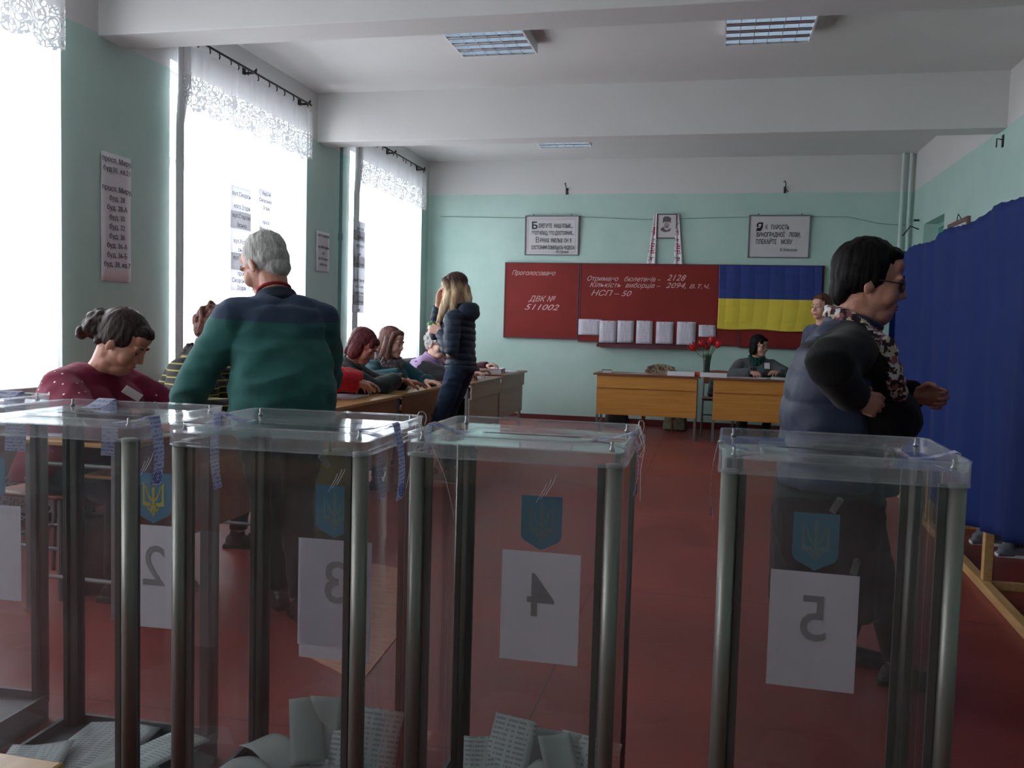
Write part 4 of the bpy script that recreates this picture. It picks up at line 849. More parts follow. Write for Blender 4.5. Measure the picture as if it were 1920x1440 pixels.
# vase of tulips
vt = thing('glass_vase', 'tall green glass vase holding red tulips on the front desk', 'vase', (-.045, 10.22, .7255)); VG = clear_mat('green_glass', (.35, .55, .47, 1), haze=.1)
bm = B(); prof = [(.036, 0), (.04, .01), (.036, .08), (.042, .17), (.052, .235)]; lathe(bm, prof+[(.049, .235), (.039, .17), (.033, .08), (.034, .012)], 20); obj('glass', bm, VG, vt, True)
bm = B(); lathe(bm, [(.032, .013), (.031, .08), (.034, .13)], 20); obj('water', bm, clear_mat('vase_water', (.5, .68, .6, 1), ior=1.33, haze=.06), vt, True)
M_STEM = mat('tulip_stem', rgb(74, 118, 76), rough=.6); M_RED = mat('tulip_red', rgb(206, 28, 34), rough=.5, vary=.15, vscale=30); M_RED2 = mat('tulip_dark_red', rgb(150, 22, 30), rough=.5)
def tulip(dx, dy, h, tx, ty, s, m, label):
    base = V((-.045, 10.22, .7255)); t = thing('tulip', label, 'flower', base, 0, 'red tulips in the vase')
    tip = V((dx, dy, h)); pts = [V((dx*.05, dy*.05, .02)), V((dx*.2, dy*.2, .2)), V((dx*.6, dy*.6, h*.8)), tip]
    bm = B(); tube(bm, pts, .0042, 7); obj('stem', bm, M_STEM, t, True)
    R = Matrix.Rotation(tx, 4, 'X') @ Matrix.Rotation(ty, 4, 'Y')
    for k in range(6):
        a = k*PI/3; rr = .034*s if k % 2 else .030*s; hh = .082*s
        def f(u, v, a=a, rr=rr):
            wdt = 1.25*math.sin(PI*min(1, .12+.88*v)**.75)*.55+.12*(1-v); ang = a+(u-.5)*wdt*1.6
            r = rr*math.sin(PI*(.08+.62*v))**.8*(1+.1*(k % 2)); return (r*math.cos(ang), r*math.sin(ang), hh*v-.005*(abs(u-.5)*2)**2*v)
        bm = B(); grid(bm, 6, 8, f, .0012); o = obj('petal', bm, m, t, True); o.matrix_basis = Matrix.Translation(tip) @ R
    bm = B(); grid(bm, 4, 10, lambda u, v: (dx*.5*v+(u-.5)*.028*math.sin(PI*min(v*1.1, 1))+.01, dy*.5*v+.03*v, .1+.22*v-.05*v*v), .001); obj('leaf', bm, M_STEM, t, True)
tulip(-.135, -.03, .285, .1, -.55, 1.3, M_RED, 'red tulip drooping lowest on the left of the vase'); tulip(-.065, .01, .325, -.2, -.2, 1.05, M_RED, 'red tulip left of the middle of the bunch'); tulip(-.005, -.05, .30, .5, .05, 1.15, M_RED2, 'dark red tulip facing forward in the middle')
tulip(.035, .02, .375, -.1, .15, 1.1, M_RED, 'red tulip standing highest in the vase'); tulip(.095, -.02, .325, .15, .5, 1.1, M_RED, 'red tulip leaning out on the right of the vase'); tulip(.085, .05, .36, -.3, .4, .9, M_RED, 'smaller red tulip at the back right of the bunch'); tulip(.02, .06, .34, -.5, .0, 1., M_RED2, 'dark red tulip at the back of the bunch')
# bags
M_BAG = mat('black_leather', rgb(30, 28, 30), rough=.45, bump=.3, bscale=50)
def bag(x, y, z, rz, w, h, d, label, m, strap=True):
    t = thing('handbag', label, 'bag', (x, y, z), rz)
    bm = B(); box(bm, -w/2, w/2, -d/2, d/2, 0, h, .03)
    for v in bm.verts: k = v.co.z/h; v.co.x *= 1-.22*k; v.co.y *= 1-.45*k; v.co.y += .01*math.sin(v.co.x*30)
    bmesh.ops.subdivide_edges(bm, edges=bm.edges, cuts=1, use_grid_fill=True); obj('bag_body', bm, m, t, True)
    if strap:
        for sy in (-1, 1):
            bm = B(); tube(bm, [(-w*.25, sy*d*.2, h*.9), (-w*.2, sy*d*.25, h*1.35), (w*.15, sy*d*.3, h*1.4), (w*.3, sy*d*.4, h*.9), (w*.5, sy*d*.6, h*.3)], .009, 7); obj('strap', bm, m, t, True)
    bm = B(); box(bm, -.02, .02, -d*.33, -d*.3, h*.55, h*.7, .002); obj('clasp', bm, M_STEEL, t)
bag(-1.13, 11.02, 0, .2, .30, .30, .16, 'black handbag on the floor under the left front desk', M_BAG)
bag(.10, 10.72, .458, .0, .26, .28, .16, 'dark patterned bag on the chair between the front desks', mat('patterned_bag', rgb(70, 74, 72), rough=.7, vary=.8, vscale=28), False)
bag(-.40, 11.05, 0, -.1, .30, .30, .18, 'olive checked shopping bag on the floor behind the left front desk', mat('olive_bag', rgb(112, 112, 92), rough=.8, vary=.4, vscale=18), False)
bag(-2.55, 3.35, .0, .4, .34, .34, .2, 'black bag on the floor under the nearest desk', M_BAG)
bag(-1.98, 4.42, .0, 1.2, .26, .52, .18, 'olive green bag standing beyond the man in green by the second desk', mat('olive_green_bag', rgb(104, 110, 62), rough=.7, vary=.3, vscale=9))
# ---------------------------------------------------------------- people
def skin_mat(name, c):
    m = mat(name, c, rough=.5, spec=.4, vary=.06, vscale=25); b = m.node_tree.nodes['Principled BSDF']
    b.inputs['Subsurface Weight'].default_value = .1; b.inputs['Subsurface Radius'].default_value = (.012, .005, .003); b.inputs['Subsurface Scale'].default_value = .6
    return m
SKIN = skin_mat('skin', rgb(206, 158, 140)); SKIN_D = skin_mat('skin_ruddy', rgb(192, 136, 116)); SKIN_P = skin_mat('skin_fair', rgb(222, 178, 160))
M_LIPS = mat('lips', rgb(168, 92, 88), rough=.45); M_EYEW = mat('eye_white', rgb(222, 218, 214), rough=.2); M_IRIS = mat('iris', rgb(48, 40, 36), rough=.2)
M_GLASSES = mat('glasses_frame', rgb(34, 26, 28), rough=.3); M_LENS = clear_mat('lens', (.93, .94, .95, 1), haze=.02)
def hair_mat(name, c0, c1, rough=.45, scale=90):
    m = mat(name, c0, rough=rough, spec=.15); nt = m.node_tree; b = nt.nodes['Principled BSDF']
    tc = nn(nt, 'ShaderNodeTexCoord'); mp = nn(nt, 'ShaderNodeMapping'); mp.inputs['Scale'].default_value = (1, 1, .12); nt.links.new(tc.outputs['Object'], mp.inputs[0])
    n = nn(nt, 'ShaderNodeTexNoise'); n.inputs['Scale'].default_value = scale; n.inputs['Detail'].default_value = 5; n.inputs['Distortion'].default_value = .6; nt.links.new(mp.outputs[0], n.inputs['Vector'])
    cr = nn(nt, 'ShaderNodeValToRGB'); cr.color_ramp.elements[0].position = .3; cr.color_ramp.elements[1].position = .72; cr.color_ramp.elements[0].color = c0; cr.color_ramp.elements[1].color = c1
    nt.links.new(n.outputs[0], cr.inputs[0]); nt.links.new(cr.outputs[0], b.inputs['Base Color'])
    bp = nn(nt, 'ShaderNodeBump'); bp.inputs['Strength'].default_value = .7; bp.inputs['Distance'].default_value = .004; nt.links.new(n.outputs[0], bp.inputs['Height']); nt.links.new(bp.outputs[0], b.inputs['Normal'])
    return m
def ell(bm, c, r, R=None, n=14):
    M = Matrix.Translation(V(c)) @ (R.to_4x4() if R is not None else Matrix.Identity(4)) @ Matrix.Diagonal((r[0], r[1], r[2], 1))
    u = n+4; nv = bm.verts.new; T = nv(M@V((0, 0, 1))); D = nv(M@V((0, 0, -1))); L = []
    for i in range(1, n):
        t = PI*i/n; st, ct = math.sin(t), math.cos(t); L.append([nv(M@V((st*math.cos(2*PI*k/u), st*math.sin(2*PI*k/u), ct))) for k in range(u)])
    nf = bm.faces.new
    for k in range(u):
        k2 = (k+1) % u; nf((T, L[0][k], L[0][k2])); nf((D, L[-1][k2], L[-1][k]))
        for a, b in zip(L, L[1:]): nf((a[k], b[k], b[k2], a[k2]))
def cap(bm, p0, r0, p1, r1, n=14, flat0=False, flat1=False):
    p0, p1 = V(p0), V(p1); tube(bm, [p0, p1], 1, n, radii=[r0, r1])
    if not flat0: ell(bm, p0, (r0,)*3, n=10)
    if not flat1: ell(bm, p1, (r1,)*3, n=10)
def chain(bm, pts, radii, n=14, flat=(False, False)):
    for i in range(len(pts)-1): cap(bm, pts[i], radii[i], pts[i+1], radii[i+1], n, flat[0] and i == 0, flat[1] and i == len(pts)-2)
def loft(bm, rings, n=28, pw=2.4):
    R = []
    for c, hw, hd, rt, fw in rings:
        L = []
        for k in range(n):
            a = 2*PI*k/n; ca, sa = math.cos(a), math.sin(a)
            L.append(bm.verts.new(V(c)+rt*hw*math.copysign(abs(ca)**(2/pw), ca)+fw*hd*math.copysign(abs(sa)**(2/pw), sa)))
        R.append(L)
    for a, b in zip(R, R[1:]):
        for k in range(n): bm.faces.new((a[k], a[(k+1) % n], b[(k+1) % n], b[k]))
    bm.faces.new(R[0][::-1]); bm.faces.new(R[-1])
def fuse(bm, voxel, smooth, name, m, parent, disp=None, sfac=.5):
    bmesh.ops.recalc_face_normals(bm, faces=bm.faces)
    me = bpy.data.meshes.new('tmp'); bm.to_mesh(me); bm.free()
    o = bpy.data.objects.new('tmp', me); COL.objects.link(o)
    r = o.modifiers.new('r', 'REMESH'); r.mode = 'VOXEL'; r.voxel_size = voxel; r.use_smooth_shade = True
    if smooth: s = o.modifiers.new('s', 'SMOOTH'); s.iterations = smooth; s.factor = sfac
    dg = bpy.context.evaluated_depsgraph_get(); dg.update()
    me2 = bpy.data.meshes.new_from_object(o.evaluated_get(dg)); bpy.data.objects.remove(o); bpy.data.meshes.remove(me)
    if disp:
        N = len(me2.vertices); co = np.empty(N*3, 'f'); me2.vertices.foreach_get('co', co); co = co.reshape(-1, 3)
        nr = np.empty(N*3, 'f'); me2.vertices.foreach_get('normal', nr); nr = nr.reshape(-1, 3)
        d = disp(co, nr); co += nr*d[:, None]; me2.vertices.foreach_set('co', co.ravel()); me2.update()
    for p in me2.polygons: p.use_smooth = True
    me2.name = name; me2.materials.clear()
    for x in (m if isinstance(m, (list, tuple)) else [m]): me2.materials.append(x)
    q = bpy.data.objects.new(name, me2); COL.objects.link(q); q.parent = parent
    return q
def folds(amp, f=(7, 7, 12), seed=0.):
    def d(co, nr):
        out = np.empty(len(co), 'f')
        for i, c in enumerate(co):
            a = noise.noise(V((c[0]*f[0]+seed, c[1]*f[1], c[2]*f[2]))); b = noise.noise(V((c[0]*f[0]*2.3+9, c[1]*f[1]*2.3+seed, c[2]*f[2]*2.1)))
            out[i] = amp*((1-abs(a)*3.2)*.7+b*.6)
        return out
    return d
def quilt(amp, pitch, seed=0.):
    g = folds(.004, (9, 9, 9), seed)
    def d(co, nr): return g(co, nr)+amp*(np.abs(np.sin((co[:, 2]+.012*np.sin(co[:, 0]*9))*PI/pitch))**.6-.6)
    return d
def strands(amp, Mh):
    Mi = np.array(Mh.inverted())
    def d(co, nr):
        L = co @ Mi[:3, :3].T + Mi[:3, 3]; out = np.empty(len(co), 'f')
        for i, c in enumerate(L): out[i] = amp*(noise.noise(V((c[0]*70, c[1]*70, c[2]*9)))+.7*noise.noise(V((c[0]*25, c[1]*25, c[2]*6))))
        return out
    return d
def ik(a, t, l1, l2, hint):
    d = t-a; L = min(d.length, (l1+l2)*.999); u = d.normalized(); t = a+u*L
    x = (l1*l1-l2*l2+L*L)/(2*L); h = math.sqrt(max(l1*l1-x*x, 1e-8)); n = hint-u*hint.dot(u); n.normalize()
    return a+u*x+n*h, t
def hand(bm, w, d, n, side, curl=.5, s=1., spread=.06):
    """w wrist, d towards the fingers, n out of the palm, side +1 right hand -1 left"""
    d = d.normalized(); n = (n-d*n.dot(d)).normalized(); t = d.cross(n)*side      # t: towards the thumb
    for k in range(4):
        o = (.031-.0205*k)*s; kn = w+d*(.088-.004*abs(k-1)-(.006 if k == 3 else 0))*s+t*o-n*.004*s
        chain(bm, [w+t*o*.62+d*.006*s, kn], [.0145*s, .0115*s], 10)
        dd = (d+t*(1.5-k)*spread).normalized(); p = kn; ang = 0
        for j, (L, r) in enumerate(zip([(.040, .024, .020), (.045, .028, .021), (.041, .026, .020), (.032, .020, .018)][k], (.0092, .0083, .0074))):
            ang += curl*(.75, 1.0, .7)[j]*(1+.06*k); q = p+(dd*math.cos(ang)+n*math.sin(ang))*L*s
            cap(bm, p, r*s, q, r*s*.93, 9); p = q
    chain(bm, [w+d*.01*s, w+d*.075*s], [.021*s, .022*s], 10)
    b0 = w+t*.022*s+d*.015*s+n*.006*s; b1 = b0+(t*.75+d*.8+n*.35).normalized()*.042*s; b2 = b1+(t*.25+d*.9+n*(.3+curl*.5)).normalized()*.033*s; b3 = b2+(d*.8-t*.15+n*(.3+curl*.8)).normalized()*.026*s
    chain(bm, [b0, b1, b2, b3], [.015*s, .0125*s, .0105*s, .009*s], 9)
def person(label, head_at, heading, h=1.66, seated=False, lean=10, side=0, hyaw=0, hpitch=0, hroll=0, hands=(None, None), hints=(None, None), palm=(None, None), curls=(.5, .5), hdir=(None, None),
           skin=SKIN, hair=None, hairm=None, tops=(), legs=None, shoes=None, b=1., belly=0, bust=0, vox=.006, hs=1., glasses=False, extra=None, twist=0, hipz=None, group=None, feet=None, eyes=True, nf=0.):
    s = h/1.7; a = math.radians(heading); Rz = Matrix.Rotation(a, 3, 'Z'); Rzi = Rz.inverted()
    hz = hipz or (.53 if seated else .915*s); le = math.radians(lean); tl = 1.; target = V(head_at)
    tw = Matrix.Rotation(math.radians(twist), 3, 'Z')
    X, Y, Z = V((1, 0, 0)), V((0, 1, 0)), V((0, 0, 1))
    def spine(tl):
        pts = [V((0, 0, hz))]; dirs = []
        for k, (L, f) in enumerate(((.14, .5), (.14, .85), (.13, 1.1), (.09, 1.25))):
            d = V((math.sin(math.radians(side)*f), math.sin(le*f), math.cos(le*f))).normalized(); pts.append(pts[-1]+d*L*s*tl); dirs.append(d)
        return pts, dirs
    ph, yw = math.radians(hpitch), math.radians(hyaw)
    Rh = Matrix.Rotation(yw, 3, 'Z') @ Matrix.Rotation(-ph, 3, 'X') @ Matrix.Rotation(math.radians(hroll), 3, 'Y')
    for it in range(6):
        sp, dr = spine(tl); C7 = sp[-1]; nd = (dr[-1]*.55+V((0, math.sin(le*.6+ph*.35), math.cos(le*.6+ph*.35)))*.45+Rh@V((0, .12, 0))).normalized()
        hc = C7+nd*.105*s+(Rh@V((0, .012, .072)))*hs+V((0, nf, 0))
        if target.z > 0: tl *= (target.z-hz)/(hc.z-hz)
    off = Rz@V((hc.x, hc.y, 0)); root_at = V((target.x-off.x, target.y-off.y, 0))
    root = thing('person', label, 'person', root_at, a, group)
    loc = lambda p: Rzi@(V(p)-root_at)
    Mh = Matrix.Translation(hc) @ Rh.to_4x4() @ Matrix.Diagonal((hs, hs, hs, 1)); H = lambda *p: Mh@V(p)
    # shoulders, arms
    sh_c = C7-dr[-1]*.055*s; SW = .172*s*(.5+.5*b); rt = tw@X
    shs = [sh_c+rt*SW*sd-Z*.012*s+(tw@Y)*.0 for sd in (1, -1)]
    arms = []
    for i, sd in enumerate((1, -1)):
        t = loc(hands[i]) if hands[i] is not None else shs[i]+V((sd*.10, .06, -.53))*s
        hint = V(hints[i]) if hints[i] is not None else V((sd*.6, -.7, -.4)); hint = Rzi@hint if hints[i] is not None else hint
        e, t2 = ik(shs[i], t, .295*s, .255*s, hint); arms.append((shs[i], e, t2))
    # legs
    hips = [sp[0]+X*.09*s*sd-Z*.02 for sd in (1, -1)]; LG = []
    for i, sd in enumerate((1, -1)):
        if seated: ft = V((sd*.12, .40*s+(.04 if i else -.03), .075)); kn, an = ik(hips[i], ft, .43*s, .42*s, V((sd*.15, .7, .8)))
        else:
            ft = V((sd*.10, .03*sd, .075)); 
            if feet: ft = loc(feet[i])+Z*.075
            kn, an = ik(hips[i], ft, .43*s, .43*s, V((0, 1, .15)))
        LG.append((hips[i], kn, an))
    def torso(bm, o, top=True, hem=.06, bb=b, blen=None, upto=4):
        w = [(.158, .108), (.150, .103), (.160, .110), (.170, .105), (.088, .066)]
        R = []; fw0 = Y
        R.append((sp[0]-dr[0]*hem, (.172+o)*s*bb, (.115+o)*s*bb, X, Y))
        R.append((sp[0]+dr[0]*.0, (.175+o)*s*bb, (.118+o)*s*bb, X, Y))
        for k in range(1, 5):
            if k > upto: break
            d = dr[min(k, 3)]; f = k/4.; ax = (Matrix.Rotation(math.radians(twist)*f, 3, 'Z')@X); ax = (ax-d*ax.dot(d)).normalized(); fw = d.cross(ax).normalized()
            hw, hd = w[k]; cb = bb if k < 4 else (.5+.5*bb)
            c = sp[k] - (d*.035*s if k == 4 else V((0, 0, 0)))
            R.append((c, (hw+o)*s*cb, (hd+o)*s*cb, ax, fw))
        if top and upto == 4:
            R.append((C7+dr[-1]*.012*s, (.052+o)*s, (.050+o)*s, X, Y))
        loft(bm, R)
        if upto == 4:
            for i in (0, 1): cap(bm, sp[3]+(shs[i]-sp[3])*.35, (.085+o)*s*(.4+.6*bb), shs[i], (.058+o)*s*(.6+.4*bb))
        if belly: ell(bm, sp[1]+V((0, .055+belly*.5, -.03))*s, ((.15+o)*bb*s, (.09+belly+o)*s, .15*s))
        if bust:
            d = dr[1]; f = d.cross(X)*-1
            for sd in (1, -1): ell(bm, sp[2]+d*.04+tw@X*sd*.075*s*bb-f*(-.075-.02*bust)*s if False else sp[2]+d*.03+(tw@X)*sd*.078*s*bb+(tw@Y)*(.078+.02*bust)*s*bb, ((.075+o)*s*bb, (.06+.03*bust+o)*s, (.075+o)*s*bb))
    def sleeves(bm, o, to=.97, which=(0, 1), puff=1.):
        for i in which:
            a0, e, wr = arms[i]; w2 = e+(wr-e)*to; bb2 = (.55+.45*b)*puff
            P = [a0+(e-a0)*q for q in (0, .2, .45, .7, .86)]+[e*.72+(a0+(e-a0)*.9)*.14+(e+(w2-e)*.1)*.14]+[e+(w2-e)*q for q in (.14, .32, .6, .85, 1)]
            Q = [.057, .058, .055, .051, .049, .048, .048, .047, .043, .038, .035]
            tube(bm, P, 1, 18, radii=[(q+o)*s*bb2 for q in Q]); ell(bm, a0, ((.058+o)*s*bb2,)*3)
    # ---- body
    bm = B()
    torso(bm, -.018, True, .03)
    for i in (0, 1): chain(bm, [arms[i][0], arms[i][1], arms[i][2]], [.045*s, .037*s, .026*s]); chain(bm, list(LG[i]), [.072*s, .048*s, .036*s])
    chain(bm, [C7-dr[-1]*.04*s, C7+nd*.05*s, H(0, -.018, -.06)], [.062*s*(.6+.4*b), .056*s*(.55+.45*b), .056*hs*(.6+.4*b)])
    E = lambda c, r, rr=None: ell(bm, H(*c), tuple(x*hs for x in r), (Rh @ rr) if rr is not None else Rh, 16)
    fb = .5+.5*min(b, 1.2)
    E((0, -.012, .035), (.074, .094, .088)); E((0, .022, -.028), (.061*fb, .066, .082)); E((0, .012, -.06), (.056*fb, .058, .048)); E((0, .062, -.094), (.026, .022, .018)); E((0, .045, -.085), (.04*fb, .04, .028))
    for sx in (-1, 1):
        E((sx*.036, .052, -.032), (.030*fb, .032, .034)); E((sx*.030, .076, .022), (.026, .012, .0095)); E((sx*.032, .066, .003), (.017, .014, .011))
        E((sx*.0745, -.008, -.012), (.0065, .0165, .032), Matrix.Rotation(.25*sx, 3, 'Z')@Matrix.Rotation(-.15, 3, 'X')); E((sx*.013, .088, -.033), (.0095, .011, .008))
    cap(bm, H(0, .083, .014), .008*hs, H(0, .101, -.026), .0105*hs, 10); E((0, .097, -.030), (.011, .010, .008))
    if b > 1.1: E((0, .035, -.10), (.045*fb, .042, .03)); E((0, .0, -.095), (.055*fb, .05, .05))
    E((0, .079, -.058), (.023, .0135, .008)); E((0, .077, -.071), (.020, .0125, .008)); E((0, .06, .055), (.05, .028, .035))
    for i, sd in enumerate((1, -1)):
        fa = (arms[i][2]-arms[i][1]).normalized(); hd = V(Rzi@V(hdir[i])) if hdir[i] is not None else fa
        pn = Rzi@V(palm[i]) if palm[i] is not None else (V((-sd, 0, 0)) if not seated else V((0, 0, -1)))
        hand(bm, arms[i][2], (fa*.3+hd).normalized(), pn, sd, curls[i], s*1.04)
    body = fuse(bm, vox, 3, 'body', skin, root)
    # ---- eyes, brows, lips
    if eyes:
        for sx in (-1, 1):
            bm = B(); ell(bm, H(sx*.031, .0715, .000), (.0115*hs, .0095*hs, .0085*hs), Rh, 10); e = obj('eye', bm, M_EYEW, root, True)
            bm = B(); ell(bm, H(sx*.031, .0795, -.002), (.0055*hs, .003*hs, .0055*hs), Rh, 8); obj('iris', bm, M_IRIS, e, True)
            bm = B(); tube(bm, [H(sx*.014, .089, .024), H(sx*.030, .0885, .030), H(sx*.046, .079, .026)], .003*hs, 6, radii=[.0032*hs, .003*hs, .0016*hs]); obj('eyebrow', bm, hairm or M_IRIS, root, True)
            bm = B(); tube(bm, [H(sx*.020, .0815, .003), H(sx*.031, .0835, .0065), H(sx*.043, .0775, .002)], .0013*hs, 5); obj('eyelashes', bm, M_IRIS, root, True)
        bm = B(); ell(bm, H(0, .0875, -.0595), (.019*hs, .006*hs, .0038*hs), Rh, 10); ell(bm, H(0, .086, -.069), (.017*hs, .0065*hs, .0048*hs), Rh, 10); obj('lips', bm, M_LIPS, root, True)
    if glasses:
        bm = B()
        for sx in (-1, 1): tube(bm, [H(sx*.034+.0255*math.cos(2*PI*k/20), .094-.006*abs(math.cos(2*PI*k/20)+sx)/2*0-.004, .001+.019*math.sin(2*PI*k/20)) for k in range(20)], .0019*hs, 6, closed=True)
        tube(bm, [H(-.009, .091, .004), H(0, .094, .008), H(.009, .091, .004)], .0018*hs, 6)
        for sx in (-1, 1): tube(bm, [H(sx*.059, .088, .006), H(sx*.076, .03, .006), H(sx*.078, -.02, .004)], .0022*hs, 6)
        g = obj('glasses', bm, M_GLASSES, root, True)
        bm = B()
        for sx in (-1, 1): ell(bm, H(sx*.034, .090, .001), (.0245*hs, .0012*hs, .018*hs), Rh, 12)
        obj('lens', bm, M_LENS, g, True)
    if hair:
        bm = B(); hl = hair(bm, H, Rh, hs) if callable(hair) else None
        if not callable(hair):
            for c, r in hair: ell(bm, H(*c), tuple(x*hs for x in r), Rh, 16)
        fuse(bm, max(vox*.8, .004), 2, 'hair', hairm, root, strands(.0035, Mh))
    ctx = dict(root=root, H=H, Rh=Rh, sp=sp, dr=dr, C7=C7, shs=shs, arms=arms, LG=LG, torso=torso, sleeves=sleeves, s=s, X=X, Y=Y, Z=Z, nd=nd, hs=hs, loc=loc, hc=hc, Rzi=Rzi, tw=tw, hips=hips)
    for fn in tops: fn(ctx)
    if legs:
        lm, lr = legs[0], legs[1]; bm = B()
        R = [(sp[0]-Z*.05*s, .165*s*b, .118*s*b, X, Y), (sp[0]+dr[0]*.10*s, .158*s*b, .112*s*b, X, Y)]; loft(bm, R)
        for i in (0, 1):
            hp, kn, an = LG[i]; bt_ = an+(kn-an)*.06
            chain(bm, [hp, hp+(kn-hp)*.5, kn], [.088*s*lr, .078*s*lr, .060*s*lr]); chain(bm, [kn, kn+(bt_-kn)*.35, bt_], [.060*s*lr, .056*s*lr, .046*s*lr], flat=(False, True))
        if len(legs) > 2: legs[2](bm, ctx)
        fuse(bm, max(vox, .007), 5, legs[3] if len(legs) > 3 else 'trousers', lm, root, folds(.005, (10, 10, 16)))
    if shoes:
        for i, sd in enumerate((1, -1)):
            an = LG[i][2]; sm, solem = shoes
            bm = B(); f = an-Z*.03
            chain(bm, [f+V((0, -.03, -.005)), f+V((0, .04, -.012)), f+V((sd*.01, .13, -.022))], [.034*s, .036*s, .028*s]); cap(bm, an+Z*.01, .04*s, f, .036*s); box(bm, an.x-.034, an.x+.036, an.y-.068, an.y+.155, an.z-.073, an.z-.05)
            sh = fuse(bm, .006, 3, 'shoe', sm, root)
            bm = B(); prism(bm, [(an.x+x, an.y+y) for x, y in ((-.03, -.07), (.03, -.07), (.036, .02), (.042, .09), (.03, .15), (.0, .168), (-.03, .15), (-.04, .09), (-.034, .02))], an.z-.075, an.z-.058, 'xy'); obj('sole', bm, solem, sh)
    if extra: extra(ctx)
    return ctx
def top(name, m, o=.012, hem=.06, sleeves=True, disp=None, vox=.008, bb=None, to=.99, puff=1., sm=16, b=1., more=None, which=(0, 1), torso=True, neck=None):
    def f(c):
        bm = B()
        if torso: c['torso'](bm, o, True, hem, bb) if bb else c['torso'](bm, o, True, hem)
        if sleeves: c['sleeves'](bm, o*.7, to, which, puff)
        if more: more(bm, c)
        fuse(bm, vox, sm, name, m, c['root'], disp or folds(.007))
    return f
def collar(name, m, r=.064, th=.016, up=.035, tilt=.3, disp=None, vox=.005, n=3):
    def f(c):
        bm = B(); s = c['s']
        for j in range(n):
            q = j/max(n-1, 1); ctr = c['C7']+c['nd']*(up*q)*s+V((0, .006, 0)); u, v = c['X'], (c['nd'].cross(c['X'])).normalized()
            tube(bm, [ctr+u*math.cos(2*PI*k/24)*r*s+v*math.sin(2*PI*k/24)*r*s*1.02-c['Z']*tilt*.03*(math.sin(2*PI*k/24)*v.y > 0)*abs(math.sin(2*PI*k/24)) for k in range(24)], th*s*(1-.25*q), 8, closed=True)
        fuse(bm, vox, 2, name, m, c['root'], disp)
    return f
CAP = [((0, -.026, .048), (.082, .098, .086))]
def cloth(name, c, rough=.8, **kw): return mat(name, c, rough=rough, spec=.25, bump=kw.pop('bump', .35), bscale=kw.pop('bscale', 220), bdist=.002, vary=kw.pop('vary', .12), vscale=kw.pop('vscale', 9), sheen=.08, **kw)
M_BLACKT = cloth('black_trousers', rgb(18, 18, 20)); M_SHOEB = mat('black_shoe', rgb(24, 24, 26), rough=.4); M_SOLE = mat('dark_sole', rgb(40, 38, 38), rough=.7); M_SOLEW = mat('white_sole', rgb(205, 205, 208), rough=.6)
BLK = dict(legs=(M_BLACKT, 1.0), shoes=(M_SHOEB, M_SOLE))
def badge(w, h, off, rot, label='badge'):
    def f(c):
        p = c['sp'][3]+c['dr'][2]*off[2]+c['X']*off[0]+c['Y']*off[1]
        bm = B(); box(bm, -w/2, w/2, -.001, .001, -h/2, h/2); o = obj(label, bm, M_PRD, c['root'], False, p, rot)
    return f
# 1 woman in burgundy sweater, writing
def studs_mat():
    m = cloth('burgundy_knit', rgb(122, 30, 62)); nt = m.node_tree; b = nt.nodes['Principled BSDF']
    tc = nn(nt, 'ShaderNodeTexCoord'); v = nn(nt, 'ShaderNodeTexVoronoi'); v.inputs['Scale'].default_value = 27; v.inputs['Randomness'].default_value = .25; nt.links.new(tc.outputs['Object'], v.inputs['Vector'])
    l = nn(nt, 'ShaderNodeMath', operation='LESS_THAN'); l.inputs[1].default_value = .12; nt.links.new(v.outputs['Distance'], l.inputs[0])
    sx = nn(nt, 'ShaderNodeSeparateXYZ'); nt.links.new(tc.outputs['Object'], sx.inputs[0])
    a = nn(nt, 'ShaderNodeMath', operation='ABSOLUTE'); nt.links.new(sx.outputs[0], a.inputs[0])
    g = nn(nt, 'ShaderNodeMath', operation='GREATER_THAN'); g.inputs[1].default_value = .15; nt.links.new(a.outputs[0], g.inputs[0])
    mu = nn(nt, 'ShaderNodeMath', operation='MULTIPLY'); nt.links.new(l.outputs[0], mu.inputs[0]); nt.links.new(g.outputs[0], mu.inputs[1])
    old = b.inputs['Base Color'].links[0].from_socket
    mx = nn(nt, 'ShaderNodeMix', data_type='RGBA'); nt.links.new(mu.outputs[0], mx.inputs[0]); nt.links.new(old, mx.inputs[6]); mx.inputs[7].default_value = rgb(235, 225, 225); nt.links.new(mx.outputs[2], b.inputs['Base Color']); return m
def h_bun(bm, H, Rh, hs):
    for c, r in CAP+[((0, -.04, .02), (.079, .08, .075)), ((-.05, -.02, .03), (.034, .07, .06)), ((.05, -.02, .03), (.034, .07, .06)), ((0, .04, .08), (.055, .05, .03)),
                     ((0, -.075, -.03), (.055, .03, .04))]: ell(bm, H(*c), tuple(x*hs for x in r), Rh, 16)
    rr = random.Random(3)
    ell(bm, H(0, -.122, -.0), (.056*hs, .05*hs, .066*hs), Rh); ell(bm, H(0, -.09, .02), (.04*hs, .04*hs, .04*hs), Rh)
    for k in range(30): c = (rr.uniform(-.045, .045), -.132+rr.uniform(-.026, .026), -.012+rr.uniform(-.055, .05)); q = rr.uniform(.016, .024); ell(bm, H(*c), (q*hs, q*hs*1.1, q*hs*1.2), Rh, 10)
H_DARK = hair_mat('dark_brown_hair', rgb(34, 26, 26), rgb(74, 58, 56))
